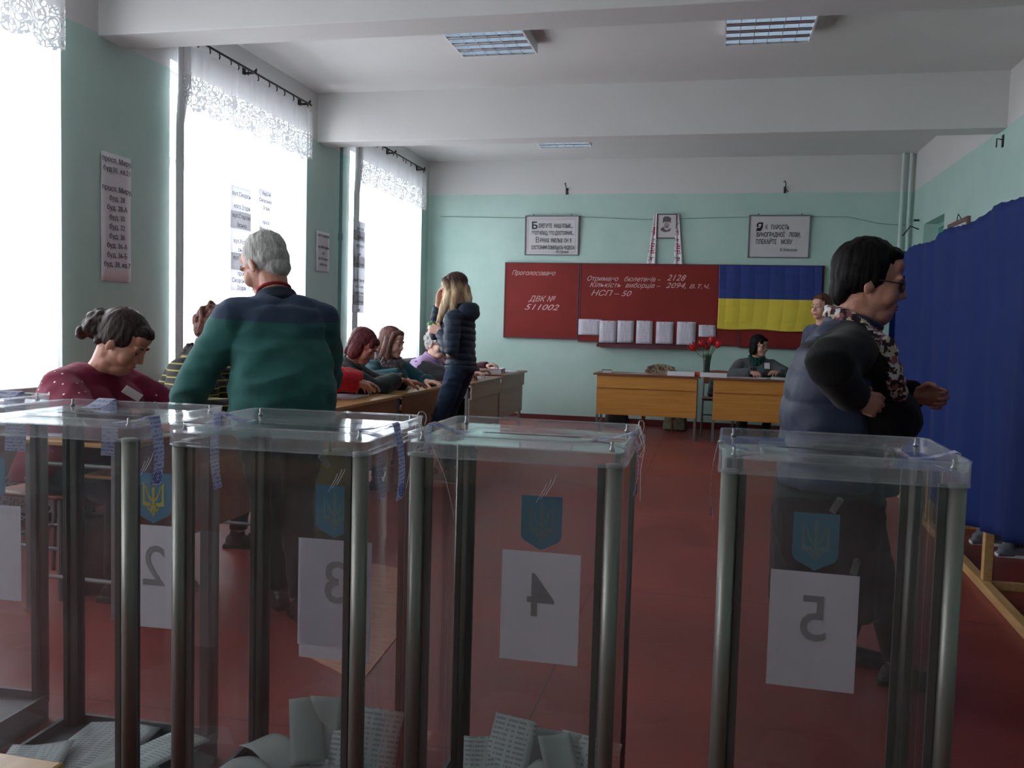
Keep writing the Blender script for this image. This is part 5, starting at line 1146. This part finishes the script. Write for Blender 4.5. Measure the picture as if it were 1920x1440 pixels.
c1 = person('person in a burgundy studded sweater, dark hair in a bun, writing at the nearest desk', (-2.475, 3.34, 1.095), -92, h=1.66, seated=True, lean=27, hpitch=34, hyaw=12, b=1.2, bust=1., belly=.04, hs=1.08, vox=.0045, hipz=.55,
       hands=((-2.22, 3.18, .755), (-2.24, 3.50, .755)), hints=((-.2, -1, -.3), (-.2, 1, -.3)), palm=((0, .35, -1), (0, -.35, -1)), curls=(.55, .35), skin=SKIN_D, hair=h_bun, hairm=H_DARK,
       tops=(top('sweater', studs_mat(), .018, .06, vox=.007, disp=folds(.006), puff=1.1, sm=20),), **BLK)
bm = B(); box(bm, -.018, .018, -.001, .001, -.04, .04); tag(obj('paper_slip', bm, M_FLAT, None, False, (-2.36, 3.24, .885), (.5, -.9, .3)), 'white slip sticking up from the hands of the woman in burgundy', 'paper')
pen((-2.19, 3.28, .735), (-2.24, 3.22, .85), 'pen in the hand of the woman in burgundy', M_DARK)
# 2 the man in the green jacket
H_GREY = hair_mat('grey_hair', rgb(150, 146, 142), rgb(214, 212, 208), .6, 160)
M_JACK = cloth('green_jacket', rgb(28, 62, 60), vary=.18); M_YOKE = cloth('navy_yoke', rgb(36, 46, 62))
def jacket_mat():
    m = cloth('green_jacket_navy_yoke', rgb(46, 98, 94), vary=.14); nt = m.node_tree; b = nt.nodes['Principled BSDF']
    tc = nn(nt, 'ShaderNodeTexCoord'); sx = nn(nt, 'ShaderNodeSeparateXYZ'); nt.links.new(tc.outputs['Object'], sx.inputs[0])
    ma = nn(nt, 'ShaderNodeMath', operation='MULTIPLY_ADD'); nt.links.new(sx.outputs[1], ma.inputs[0]); ma.inputs[1].default_value = -.12; nt.links.new(sx.outputs[2], ma.inputs[2])
    g = nn(nt, 'ShaderNodeMath', operation='GREATER_THAN'); g.inputs[1].default_value = 1.205; nt.links.new(ma.outputs[0], g.inputs[0])
    old = b.inputs['Base Color'].links[0].from_socket
    mx = nn(nt, 'ShaderNodeMix', data_type='RGBA'); nt.links.new(g.outputs[0], mx.inputs[0]); nt.links.new(old, mx.inputs[6]); mx.inputs[7].default_value = rgb(56, 70, 92); nt.links.new(mx.outputs[2], b.inputs['Base Color']); return m
h_man = [((0, -.022, .046), (.0785, .093, .082)), ((0, -.045, .005), (.074, .064, .065)), ((0, -.058, -.035), (.056, .042, .05)), ((-.055, -.01, .02), (.022, .04, .04)), ((.055, -.01, .02), (.022, .04, .04))]
def man_more(bm, c):
    s = c['s']; Zd = c['Z']
    loft(bm, [(c['sp'][0]-Zd*.17, .196, .162, c['X'], c['Y']), (c['sp'][0]+Zd*.02, .2, .162, c['X'], c['Y']), (c['sp'][1], .19, .148, c['X'], c['Y']), (c['sp'][2], .182, .132, c['X'], c['Y'])])
c2 = person('person with short grey hair in a dark green jacket, back turned, bending over a desk', (-1.755, 3.235, 1.425), 44, h=1.74, lean=17, hpitch=28, hyaw=26, b=.93, belly=.05, hs=1.04, vox=.0045,
       hands=((-1.80, 3.62, .93), (-2.08, 3.17, .80)), hints=((.3, .3, -.8), (-.2, -.6, -.6)), palm=((-.6, .2, -1), (.3, .5, -.8)), curls=(.5, .45), skin=SKIN_D, hair=h_man, hairm=H_GREY,
       tops=(top('jacket', jacket_mat(), .020, .12, vox=.007, disp=folds(.011, (6, 6, 11), 3.3), puff=1.1, sm=14, more=man_more, to=.95), collar('jacket_collar', cloth('navy_collar', rgb(38, 46, 60)), .070, .017, .03), collar('shirt_collar', cloth('red_shirt', rgb(160, 40, 52)), .061, .010, .062)),
       legs=(M_BLACKT, 1.18), shoes=(M_SHOEB, M_SOLE), feet=((-1.56, 3.22, 0), (-1.73, 3.34, 0)))
bm = B(); box(bm, -.03, .03, -.02, .02, -.001, .001); tag(obj('paper_slip', bm, mat('mint_slip', rgb(196, 216, 210), rough=.6), None, False, (-2.16, 3.16, .80), (.6, .4, .2)), 'pale green slip in the hand of the man in the green jacket', 'paper')
# 3 woman in the striped cardigan
def stripe_mat():
    m = cloth('black_yellow_stripes', rgb(26, 24, 28)); nt = m.node_tree; b = nt.nodes['Principled BSDF']
    tc = nn(nt, 'ShaderNodeTexCoord'); w = nn(nt, 'ShaderNodeTexWave', wave_type='BANDS', bands_direction='Z'); w.inputs['Scale'].default_value = 9.5; w.inputs['Distortion'].default_value = .6; w.inputs['Detail Scale'].default_value = .5; nt.links.new(tc.outputs['Object'], w.inputs['Vector'])
    g = nn(nt, 'ShaderNodeMath', operation='GREATER_THAN'); g.inputs[1].default_value = .9; nt.links.new(w.outputs['Fac'], g.inputs[0])
    mx = nn(nt, 'ShaderNodeMix', data_type='RGBA'); nt.links.new(g.outputs[0], mx.inputs[0]); mx.inputs[6].default_value = rgb(26, 24, 28); mx.inputs[7].default_value = rgb(150, 142, 72); nt.links.new(mx.outputs[2], b.inputs['Base Color']); return m
def curly(seed, r0=.018, n=60, low=-.05):
    def f(bm, H, Rh, hs):
        for c, r in CAP+[((0, -.05, .0), (.078, .065, .07))]: ell(bm, H(*c), tuple(x*hs for x in r), Rh, 14)
        rr = random.Random(seed)
        for k in range(n):
            th = rr.uniform(0, 2*PI); zz = rr.uniform(low, .13); q = math.sqrt(max(0, 1-((zz-.045)/.092)**2)) if abs(zz-.045) < .092 else .2
            x = .078*q*math.cos(th); y = -.028+.092*q*math.sin(th)
            if y > .045 and zz < .085: continue
            ell(bm, H(x, y, zz), (r0*hs,)*3, Rh, 8)
    return f
H_BRN = hair_mat('chestnut_hair', rgb(62, 34, 30), rgb(112, 70, 58)); H_MAR = hair_mat('maroon_hair', rgb(60, 24, 30), rgb(116, 58, 64)); H_BLK = hair_mat('black_hair', rgb(8, 7, 8), rgb(24, 20, 22), .6)
c3 = person('person with curly chestnut hair in a black cardigan with yellow stripes, seated', (-2.60, 4.27, 1.14), -75, seated=True, lean=16, hpitch=25, hyaw=8, b=1.12, bust=.6, hs=1.05, skin=SKIN,
       hands=((-2.35, 4.02, .745), (-2.33, 4.45, .745)), hints=((-.2, -1, -.4), (-.2, 1, -.4)), palm=((0, 0, -1), (0, 0, -1)), hair=curly(11), hairm=H_BRN,
       tops=(top('cardigan', stripe_mat(), .018, .06, vox=.008, puff=1.2), collar('knit_collar', cloth('charcoal_knit', rgb(48, 42, 44), bump=1., bscale=90), .078, .026, .04, disp=folds(.010, (40, 40, 40)))), **BLK)
# 4 red puffer jacket
c4 = person('person in a bright red puffer jacket reaching over the desk, head hidden', (-2.62, 5.36, 1.12), -68, seated=True, lean=22, hpitch=30, b=1.1, bust=.5, hair=curly(5, .02, 40, -.06), hairm=H_BRN,
       hands=((-2.30, 5.58, .80), (-2.36, 5.86, .78)), hints=((-.1, -1, -.1), (-.3, 1, -.4)), palm=((.1, .2, -1), (0, 0, -1)), hdir=((.2, 1, -.35), (.5, 1, -.25)), curls=(.3, .35), skin=SKIN,
       tops=(top('puffer_jacket', cloth('red_puffer', rgb(196, 30, 42), rough=.6), .030, .06, vox=.008, puff=1.25, disp=quilt(.008, .09, 2)), collar('jacket_collar', cloth('red_puffer', rgb(196, 30, 42)), .072, .02, .05)), **BLK)
# 5 maroon bob, dark green jacket
h_bob = lambda d=0: CAP+[((0, -.045, .0), (.084, .072, .085)), ((-.07, -.015, -.03), (.024, .05, .075)), ((.07, -.015, -.03), (.024, .05, .075)), ((0, -.065, -.06), (.07, .042, .055)), ((0, .052, .072), (.06, .036, .032)), ((.035, .062, .05), (.03, .02, .022))]
M_DGJ = cloth('dark_green_jacket', rgb(40, 52, 50), rough=.6)
c5 = person('person with a maroon bob and dark green jacket looking down beside the person in red', (-2.50, 6.08, 1.035), -80, seated=True, lean=20, hpitch=32, hyaw=-8, b=1.08, bust=.5, hs=1.06, hair=h_bob(), hairm=H_MAR,
       hands=((-2.32, 6.3, .79), (-2.30, 6.46, .77)), hints=((-.2, -1, -.4), (-.2, 1, -.4)), palm=((0, 0, -1), (0, 0, -1)), hdir=((.3, 1, -.2), (.8, .8, -.2)), curls=(.3, .3), skin=SKIN_D,
       tops=(top('jacket', M_DGJ, .022, .06, puff=1.2), collar('jacket_collar', cloth('collar_green', rgb(52, 66, 64)), .075, .018, .04), badge(.07, .05, (.03, .16, -.10), (-.5, 0, .3), 'name_badge')), **BLK)
# 6 long brown hair, teal coat, fur collar
def long_hair(front, back, width=.07):
    def f(bm, H, Rh, hs):
        for c, r in CAP+[((0, -.05, -.0), (.082, .07, .085)), ((0, .035, .088), (.06, .05, .026))]: ell(bm, H(*c), tuple(x*hs for x in r), Rh, 16)
        for sx in (-1, 1):
            pts = [H(sx*.058, .035, .075), H(sx*.076, .028, .02), H(sx*.078, .022, -.05)]+[H(sx*(.075-.006*k), .022+.012*k, -.10-.05*k) for k in range(front)]
            chain(bm, pts, [.026, .022, .024]+[.027-.003*k for k in range(front)], 12)
            pts = [H(sx*.07, -.01, .03), H(sx*.08, -.01, -.05)]+[H(sx*(.078-.002*k), -.02-.002*k, -.10-.05*k) for k in range(back)]
            chain(bm, pts, [.03, .03]+[.032-.003*k for k in range(back)], 12)
        pts = [H(0, -.07, .0)]+[H(0, -.085, -.06-.05*k) for k in range(back)]; chain(bm, pts, [.06]+[.055-.006*k for k in range(back)], 12)
    return f
M_TEAL = cloth('teal_coat', rgb(24, 78, 88), rough=.6); M_FUR = cloth('grey_fur', rgb(120, 112, 116), bump=1.2, bscale=70, vary=.5, vscale=40)
c6 = person('person with long brown hair in a teal coat with a grey fur collar', (-2.60, 6.95, 1.055), -118, seated=True, lean=13, hpitch=12, hyaw=20, b=1.0, bust=.4, hs=1.04, hair=long_hair(2, 3), hairm=hair_mat('brown_hair', rgb(72, 46, 44), rgb(128, 92, 84)),
       hands=((-2.42, 6.66, .80), (-2.3, 6.98, .74)), hints=((-1, -.4, -.2), (.2, 1, -.5)), palm=((.2, .2, -1), (0, 0, -1)), hdir=((.7, .0, -.7), (.8, 0, -.1)), curls=(.2, .3), skin=SKIN_P,
       tops=(top('coat', M_TEAL, .028, .06, puff=1.2, disp=quilt(.005, .12, 4)), collar('fur_collar', M_FUR, .098, .042, .035, disp=folds(.02, (60, 60, 60)), vox=.006)), **BLK)
# 7 older woman in lilac
M_LIL = cloth('lilac_vest', rgb(168, 140, 186), rough=.6)
c7 = person('older person with short grey hair, glasses, lilac vest and black sleeves leaning on the desk', (-2.56, 8.04, 1.03), -88, seated=True, lean=24, hpitch=4, hyaw=-22, b=1.12, bust=.6, hs=1.04, hair=curly(21, .017, 60), hairm=H_GREY, glasses=True,
       hands=((-2.25, 8.0, .745), (-2.28, 8.35, .745)), hints=((-.2, -1, -.1), (-.2, 1, -.4)), palm=((0, 0, -1), (0, 0, -1)), skin=SKIN_P,
       tops=(top('sleeves', cloth('black_knit', rgb(24, 23, 27)), .012, .04, puff=1.25), top('vest', M_LIL, .030, .06, sleeves=False, disp=quilt(.004, .1, 3)), collar('vest_collar', M_LIL, .076, .022, .05)), **BLK)
# 8 someone at the far end of the row, mostly behind the girl
c8 = person('person at the far end desk mostly hidden behind the standing girl, hand on papers', (-2.66, 9.0, 1.02), -90, seated=True, lean=20, hpitch=25, b=1.0, hair=h_bob(), hairm=H_BRN,
       hands=((-2.36, 8.86, .75), (-2.36, 9.25, .79)), hints=((-.2, -1, -.3), (-.2, 1, -.4)), palm=((0, 0, -1), (0, 0, -1)), skin=SKIN,
       tops=(top('sweater', cloth('brown_knit', rgb(84, 44, 48)), .016, .06, puff=1.1),), **BLK)
# 9 the standing girl
def ombre():
    m = hair_mat('ombre_hair', rgb(58, 40, 38), rgb(86, 62, 56)); nt = m.node_tree; b = nt.nodes['Principled BSDF']
    old = b.inputs['Base Color'].links[0].from_socket
    tc = nn(nt, 'ShaderNodeTexCoord'); sx = nn(nt, 'ShaderNodeSeparateXYZ'); nt.links.new(tc.outputs['Object'], sx.inputs[0])
    r = nn(nt, 'ShaderNodeMapRange'); r.inputs[1].default_value = 1.57; r.inputs[2].default_value = 1.46; nt.links.new(sx.outputs[2], r.inputs[0])
    n = nn(nt, 'ShaderNodeTexNoise'); n.inputs['Scale'].default_value = 60; mp = nn(nt, 'ShaderNodeMapping'); mp.inputs['Scale'].default_value = (1, 1, .08); nt.links.new(tc.outputs['Object'], mp.inputs[0]); nt.links.new(mp.outputs[0], n.inputs['Vector'])
    cr = nn(nt, 'ShaderNodeValToRGB'); cr.color_ramp.elements[0].position = .35; cr.color_ramp.elements[1].position = .65; cr.color_ramp.elements[0].color = rgb(184, 148, 112); cr.color_ramp.elements[1].color = rgb(244, 222, 184); nt.links.new(n.outputs[0], cr.inputs[0])
    mx = nn(nt, 'ShaderNodeMix', data_type='RGBA'); nt.links.new(r.outputs[0], mx.inputs[0]); nt.links.new(old, mx.inputs[6]); nt.links.new(cr.outputs[0], mx.inputs[7]); nt.links.new(mx.outputs[2], b.inputs['Base Color']); return m
def girl_hair(bm, H, Rh, hs):
    for c, r in CAP+[((0, -.045, .01), (.080, .07, .08)), ((0, .03, .09), (.058, .05, .024))]: ell(bm, H(*c), tuple(x*hs for x in r), Rh, 16)
    inv = Rh.inverted()
    for sx in (-1, 1):
        a = H(sx*.066, .03, .06); b0 = H(sx*.084, .02, -.03)
        pts = [a, b0]+[b0+V((sx*.004*k, .022*k, -.062*k)) for k in range(1, 5)]
        chain(bm, pts, [.028, .034, .040, .036, .026, .012], 12)
        a = H(sx*.06, -.03, .05); b0 = H(sx*.082, -.03, -.03); pts = [a, b0]+[b0+V((0, .008*k, -.055*k)) for k in range(1, 4)]
        chain(bm, pts, [.03, .036, .036, .03, .016], 12)
    b0 = H(0, -.08, -.02); chain(bm, [b0, b0+V((.0, -.035, -.07)), b0+V((.02, -.05, -.14))], [.05, .035, .014], 10)
M_PUF = cloth('navy_puffer', rgb(40, 52, 72), rough=.5); M_JEAN = cloth('dark_jeans', rgb(38, 56, 80), bscale=400)
def hood(c):
    bm = B(); p = c['C7']
    for k in range(9): a = PI*k/8; ell(bm, p+V((.085*math.cos(a), -.065-.045*math.sin(a), -.005)), (.045, .045, .068), None, 12)
    ell(bm, p+V((0, -.075, -.01)), (.09, .055, .08)); fuse(bm, .007, 4, 'hood', M_PUF, c['root'], folds(.006))
def pocket(c):
    for sd in (-1,):
        bm = B(); p = c['sp'][1]; tube(bm, [p+V((-.125, .075, .03)), p+V((-.152, .045, -.01)), p+V((-.125, .08, -.05))], .003, 6); obj('pocket_zip', bm, M_STEEL, c['root'], True)
def jacket_hem(c):
    bm = B(); s = c['s']; loft(bm, [(c['sp'][0]-c['Z']*.03, .158, .116, c['X'], c['Y']), (c['sp'][0]+c['Z']*.01, .164, .120, c['X'], c['Y'])]); fuse(bm, .008, 3, 'ribbed_hem', M_PUF, c['root'], folds(.003, (3, 3, 3)))
c9 = person('person with long blond ombre hair in a navy puffer jacket and jeans, standing, holding cup', (-1.985, 6.655, 1.495), 86, h=1.66, lean=3, hpitch=16, hyaw=4, b=.86, bust=.25, hs=1.0, vox=.0048, hair=girl_hair, hairm=ombre(),
       hands=((-2.125, 6.70, 1.375), (-2.05, 6.52, 1.165)), hints=((-.15, .2, -1), (.55, -.6, -.8)), palm=((.8, -.1, 0), (0, .9, -.1)), hdir=((.1, .0, 1), (-1, .1, .15)), curls=(.35, .75), skin=SKIN_P,
       tops=(top('puffer_jacket', M_PUF, .014, -.015, vox=.0065, puff=1.04, disp=quilt(.0095, .052, 1), sm=4, to=.93), collar('jacket_collar', M_PUF, .066, .018, .04), hood, pocket, jacket_hem),
       legs=(M_JEAN, .96), shoes=(mat('white_sneaker', rgb(60, 60, 64), rough=.6), M_SOLEW), feet=((-1.93, 6.76, 0), (-1.93, 6.48, 0)))
def cup():
    t = thing('drinking_cup', 'small cup with a green lid held by the standing girl', 'cup', (-2.13, 6.558, 1.13))
    bm = B(); lathe(bm, [(.022, 0), (.029, .085)], 20); obj('cup_body', bm, M_WHITE, t, True)
    bm = B(); lathe(bm, [(.035, .083), (.036, .092), (.031, .098), (.03, .103), (.001, .104)], 20); obj('lid', bm, mat('green_plastic', rgb(52, 150, 66), rough=.4), t, True)
cup()
bm = B(); p = V((-2.03, 6.525, 1.155)); tube(bm, [p+V((0, .029*math.cos(2*PI*k/16), .029*math.sin(2*PI*k/16))) for k in range(16)], .0055, 6, closed=True); tag(obj('wristband', bm, M_DARK, None, True), 'dark wristband on the wrist of the standing girl', 'wristband')
# 10 woman in the padded vest walking to the booth
M_VEST = cloth('navy_vest', rgb(44, 51, 74), rough=.5); M_BKN = cloth('black_sweater', rgb(9, 9, 11))
h_short = CAP+[((0, -.045, .02), (.084, .075, .082)), ((-.055, -.02, .02), (.030, .055, .055)), ((.055, -.02, .02), (.030, .055, .055)), ((0, -.075, -.03), (.062, .04, .055)), ((0, .030, .090), (.062, .05, .028)), ((0, -.02, .09), (.07, .075, .05))]
def scarf_mat():
    m = cloth('checked_scarf', rgb(150, 132, 116)); nt = m.node_tree; b = nt.nodes['Principled BSDF']
    tc = nn(nt, 'ShaderNodeTexCoord'); v = nn(nt, 'ShaderNodeTexVoronoi', distance='CHEBYCHEV'); v.inputs['Scale'].default_value = 62; nt.links.new(tc.outputs['Object'], v.inputs['Vector'])
    cr = nn(nt, 'ShaderNodeValToRGB'); cr.color_ramp.interpolation = 'CONSTANT'; e = cr.color_ramp.elements; e[0].color = rgb(60, 44, 50); e[1].position = .33; e[1].color = rgb(196, 182, 150); q = e.new(.55); q.color = rgb(150, 84, 96); q = e.new(.72); q.color = rgb(206, 202, 204)
    sp_ = nn(nt, 'ShaderNodeSeparateColor'); nt.links.new(v.outputs['Color'], sp_.inputs[0]); nt.links.new(sp_.outputs[0], cr.inputs[0]); nt.links.new(cr.outputs[0], b.inputs['Base Color']); return m
def scarf(c):
    m = scarf_mat(); bm = B(); C7, s = c['C7'], c['s']
    tube(bm, [C7+V((.077*math.cos(2*PI*k/24), .010+.077*math.sin(2*PI*k/24), .04+.030*(math.sin(2*PI*k/24) < 0)*abs(math.sin(2*PI*k/24))-.05*(math.sin(2*PI*k/24) > 0)*math.sin(2*PI*k/24))) for k in range(24)], .024, 10, closed=True)
    for sx in (-1, 1): chain(bm, [C7+V((sx*.075, .03, .0)), c['sp'][3]+V((sx*.15, .105, .02)), c['sp'][2]+V((sx*.165, .15, .0)), c['sp'][1]+V((sx*.15, .185, .06))], [.032, .038, .036, .026], 12)
    fuse(bm, .0055, 3, 'scarf', m, c['root'], folds(.006, (30, 30, 30)))
def vest_more(bm, c):
    loft(bm, [(c['sp'][0]-c['Z']*.15, .225, .19, c['X'], c['Y']), (c['sp'][0], .22, .185, c['X'], c['Y']), (c['sp'][1], .21, .17, c['X'], c['Y'])])
def vest_body(c):
    bm = B(); s = c['s']; sp, X, Y, Zd = c['sp'], c['X'], c['Y'], c['Z']
    loft(bm, [(sp[0]-Zd*.17-Y*.012, .24, .165, X, Y), (sp[0]-Y*.012, .235, .165, X, Y), (sp[1]-Y*.02, .225, .16, X, Y), (sp[2]-Y*.01, .225, .165, X, Y), (sp[3]-Y*.02, .225, .135, X, Y), (c['C7']-Zd*.035-Y*.02, .15, .085, X, Y), (c['C7']+Zd*.02, .08, .07, X, Y)])
    for i in (0, 1): cap(bm, sp[3]+(c['shs'][i]-sp[3])*.3-Y*.02, .11, c['shs'][i]+(sp[3]-c['shs'][i])*.22-Y*.01, .075)
    fuse(bm, .007, 14, 'vest', M_VEST, c['root'], quilt(.007, .11, 5))
def skirt(bm, c):
    loft(bm, [(c['sp'][0]-c['Z']*.62, .20, .185, c['X'], c['Y']), (c['sp'][0]-c['Z']*.3, .21, .19, c['X'], c['Y']), (c['sp'][0], .195, .17, c['X'], c['Y'])])
def front_panel(c):
    bm = B()
    for x in (0,): loft(bm, [(c['sp'][0]+V((x, .125, -.20)), .10, .10, c['X'], c['Y']), (c['sp'][0]+V((x, .135, 0)), .11, .11, c['X'], c['Y']), (c['sp'][1]+V((x, .125, 0)), .10, .10, c['X'], c['Y']), (c['sp'][2]+V((x, .105, .0)), .08, .08, c['X'], c['Y']), (c['sp'][3]+V((x, .07, .0)), .06, .06, c['X'], c['Y'])])
    fuse(bm, .008, 6, 'blouse_front', M_BKN, c['root'], folds(.006))
    for k in range(4):
        bm = B(); ell(bm, c['sp'][2]+V((-.02, .19+.018*k, .02-.085*k)), (.009, .004, .009)); obj('button', bm, M_STEEL, c['root'], True)
c10 = person('person with short black hair and glasses in a navy padded vest, walking by the booth', (.525, 3.255, 1.392), -92, h=1.58, lean=7, nf=.012, hpitch=8, b=1.27, belly=.095, bust=.3, hs=1.13, vox=.0048, hair=h_short, hairm=H_BLK, glasses=True, hipz=.86,
       hands=((.45, 3.00, 1.008), (.735, 3.46, 1.00)), hints=((-.35, -1, -.35), (-.3, 1, -.5)), palm=((.2, 1, -.3), (0, -1, -.2)), hdir=((1, .05, -.15), (.8, -.3, -.1)), curls=(1.05, 1.0), skin=SKIN_D,
       tops=(top('sweater', M_BKN, .020, .05, puff=1.08, vox=.007, disp=folds(.007, (5, 5, 7)), sm=22, to=1.02), front_panel, vest_body, collar('vest_collar', M_VEST, .088, .022, .055), scarf),
       legs=(M_BLACKT, 1.1, skirt, 'skirt_and_legs'), shoes=(M_SHOEB, M_SOLE), feet=((.68, 3.20, 0), (.52, 3.40, 0)))
# 11 woman writing before the board
c11 = person('person with a dark bob, grey jacket and green scarf, writing at the front desk', (.545, 10.72, 1.075), 180, seated=True, lean=10, hpitch=6, hyaw=48, b=1.04, bust=.4, hs=1.04, hair=h_bob(), hairm=H_BLK, glasses=True,
       hands=((.46, 10.40, .775), (.74, 10.44, .78)), hints=((-1, .2, -.4), (1, .2, -.4)), palm=((.3, 0, -1), (-.3, 0, -1)), hdir=((.3, -1, -.1), (-.3, -1, .1)), curls=(.7, .4), skin=SKIN,
       tops=(top('jacket', cloth('grey_jacket', rgb(84, 88, 92)), .022, .06, puff=1.2), collar('green_scarf', cloth('green_scarf', rgb(24, 78, 70)), .078, .026, .045, disp=folds(.01, (30, 30, 30)))), **BLK)
pen((.455, 10.33, .745), (.42, 10.38, .86), 'pen in the hand of the woman in grey at the front desk', M_STEEL)
bm = B(); box(bm, -.03, .03, -.0, .002, -.04, .03); tag(obj('paper_badge', bm, M_FLAT, None, False, (.63, 10.5, .86), (-.3, 0, .2)), 'white badge on the chest of the woman in grey at the front desk', 'badge')
# 12 head seen beyond the woman in the vest
c12 = person('person with brown hair standing far behind, only the head showing over the vest shoulder', (1.015, 8.97, 1.485), 125, h=1.64, lean=2, hpitch=0, hyaw=10, b=1.0, hair=h_short, hairm=H_BRN, skin=SKIN, tops=(top('sweater', cloth('grey_blue_knit', rgb(70, 78, 96)), .016, .08),), **BLK)
# 13 voter in the booth
c13 = person('person standing inside the booth behind the blue curtain, only grey sneakers showing', (1.80, 5.50, 1.50), -90, h=1.66, lean=6, hpitch=20, b=1.0, hair=h_short, hairm=H_BRN, hands=((1.98, 5.36, .90), (1.98, 5.68, .90)), palm=((0, 0, -1), (0, 0, -1)), tops=(top('jacket', M_DGJ, .02, .08),),
       legs=(M_BLACKT, 1.0), shoes=(mat('grey_sneaker', rgb(96, 98, 108), rough=.7), M_SOLEW), feet=((1.68, 5.38, 0), (1.62, 5.66, 0)))
# chairs go under the people who sit
CH = {}
for c, o in zip((c1, c3, c4, c5, c6, c7, c8, c11), [o for o in COL.objects if o.name.startswith('school_chair') and o.get('seat_of')]):
    o.location = c['root'].location-Matrix.Rotation(c['root'].rotation_euler.z, 3, 'Z')@V((0, .03, 0)); o.rotation_euler = c['root'].rotation_euler
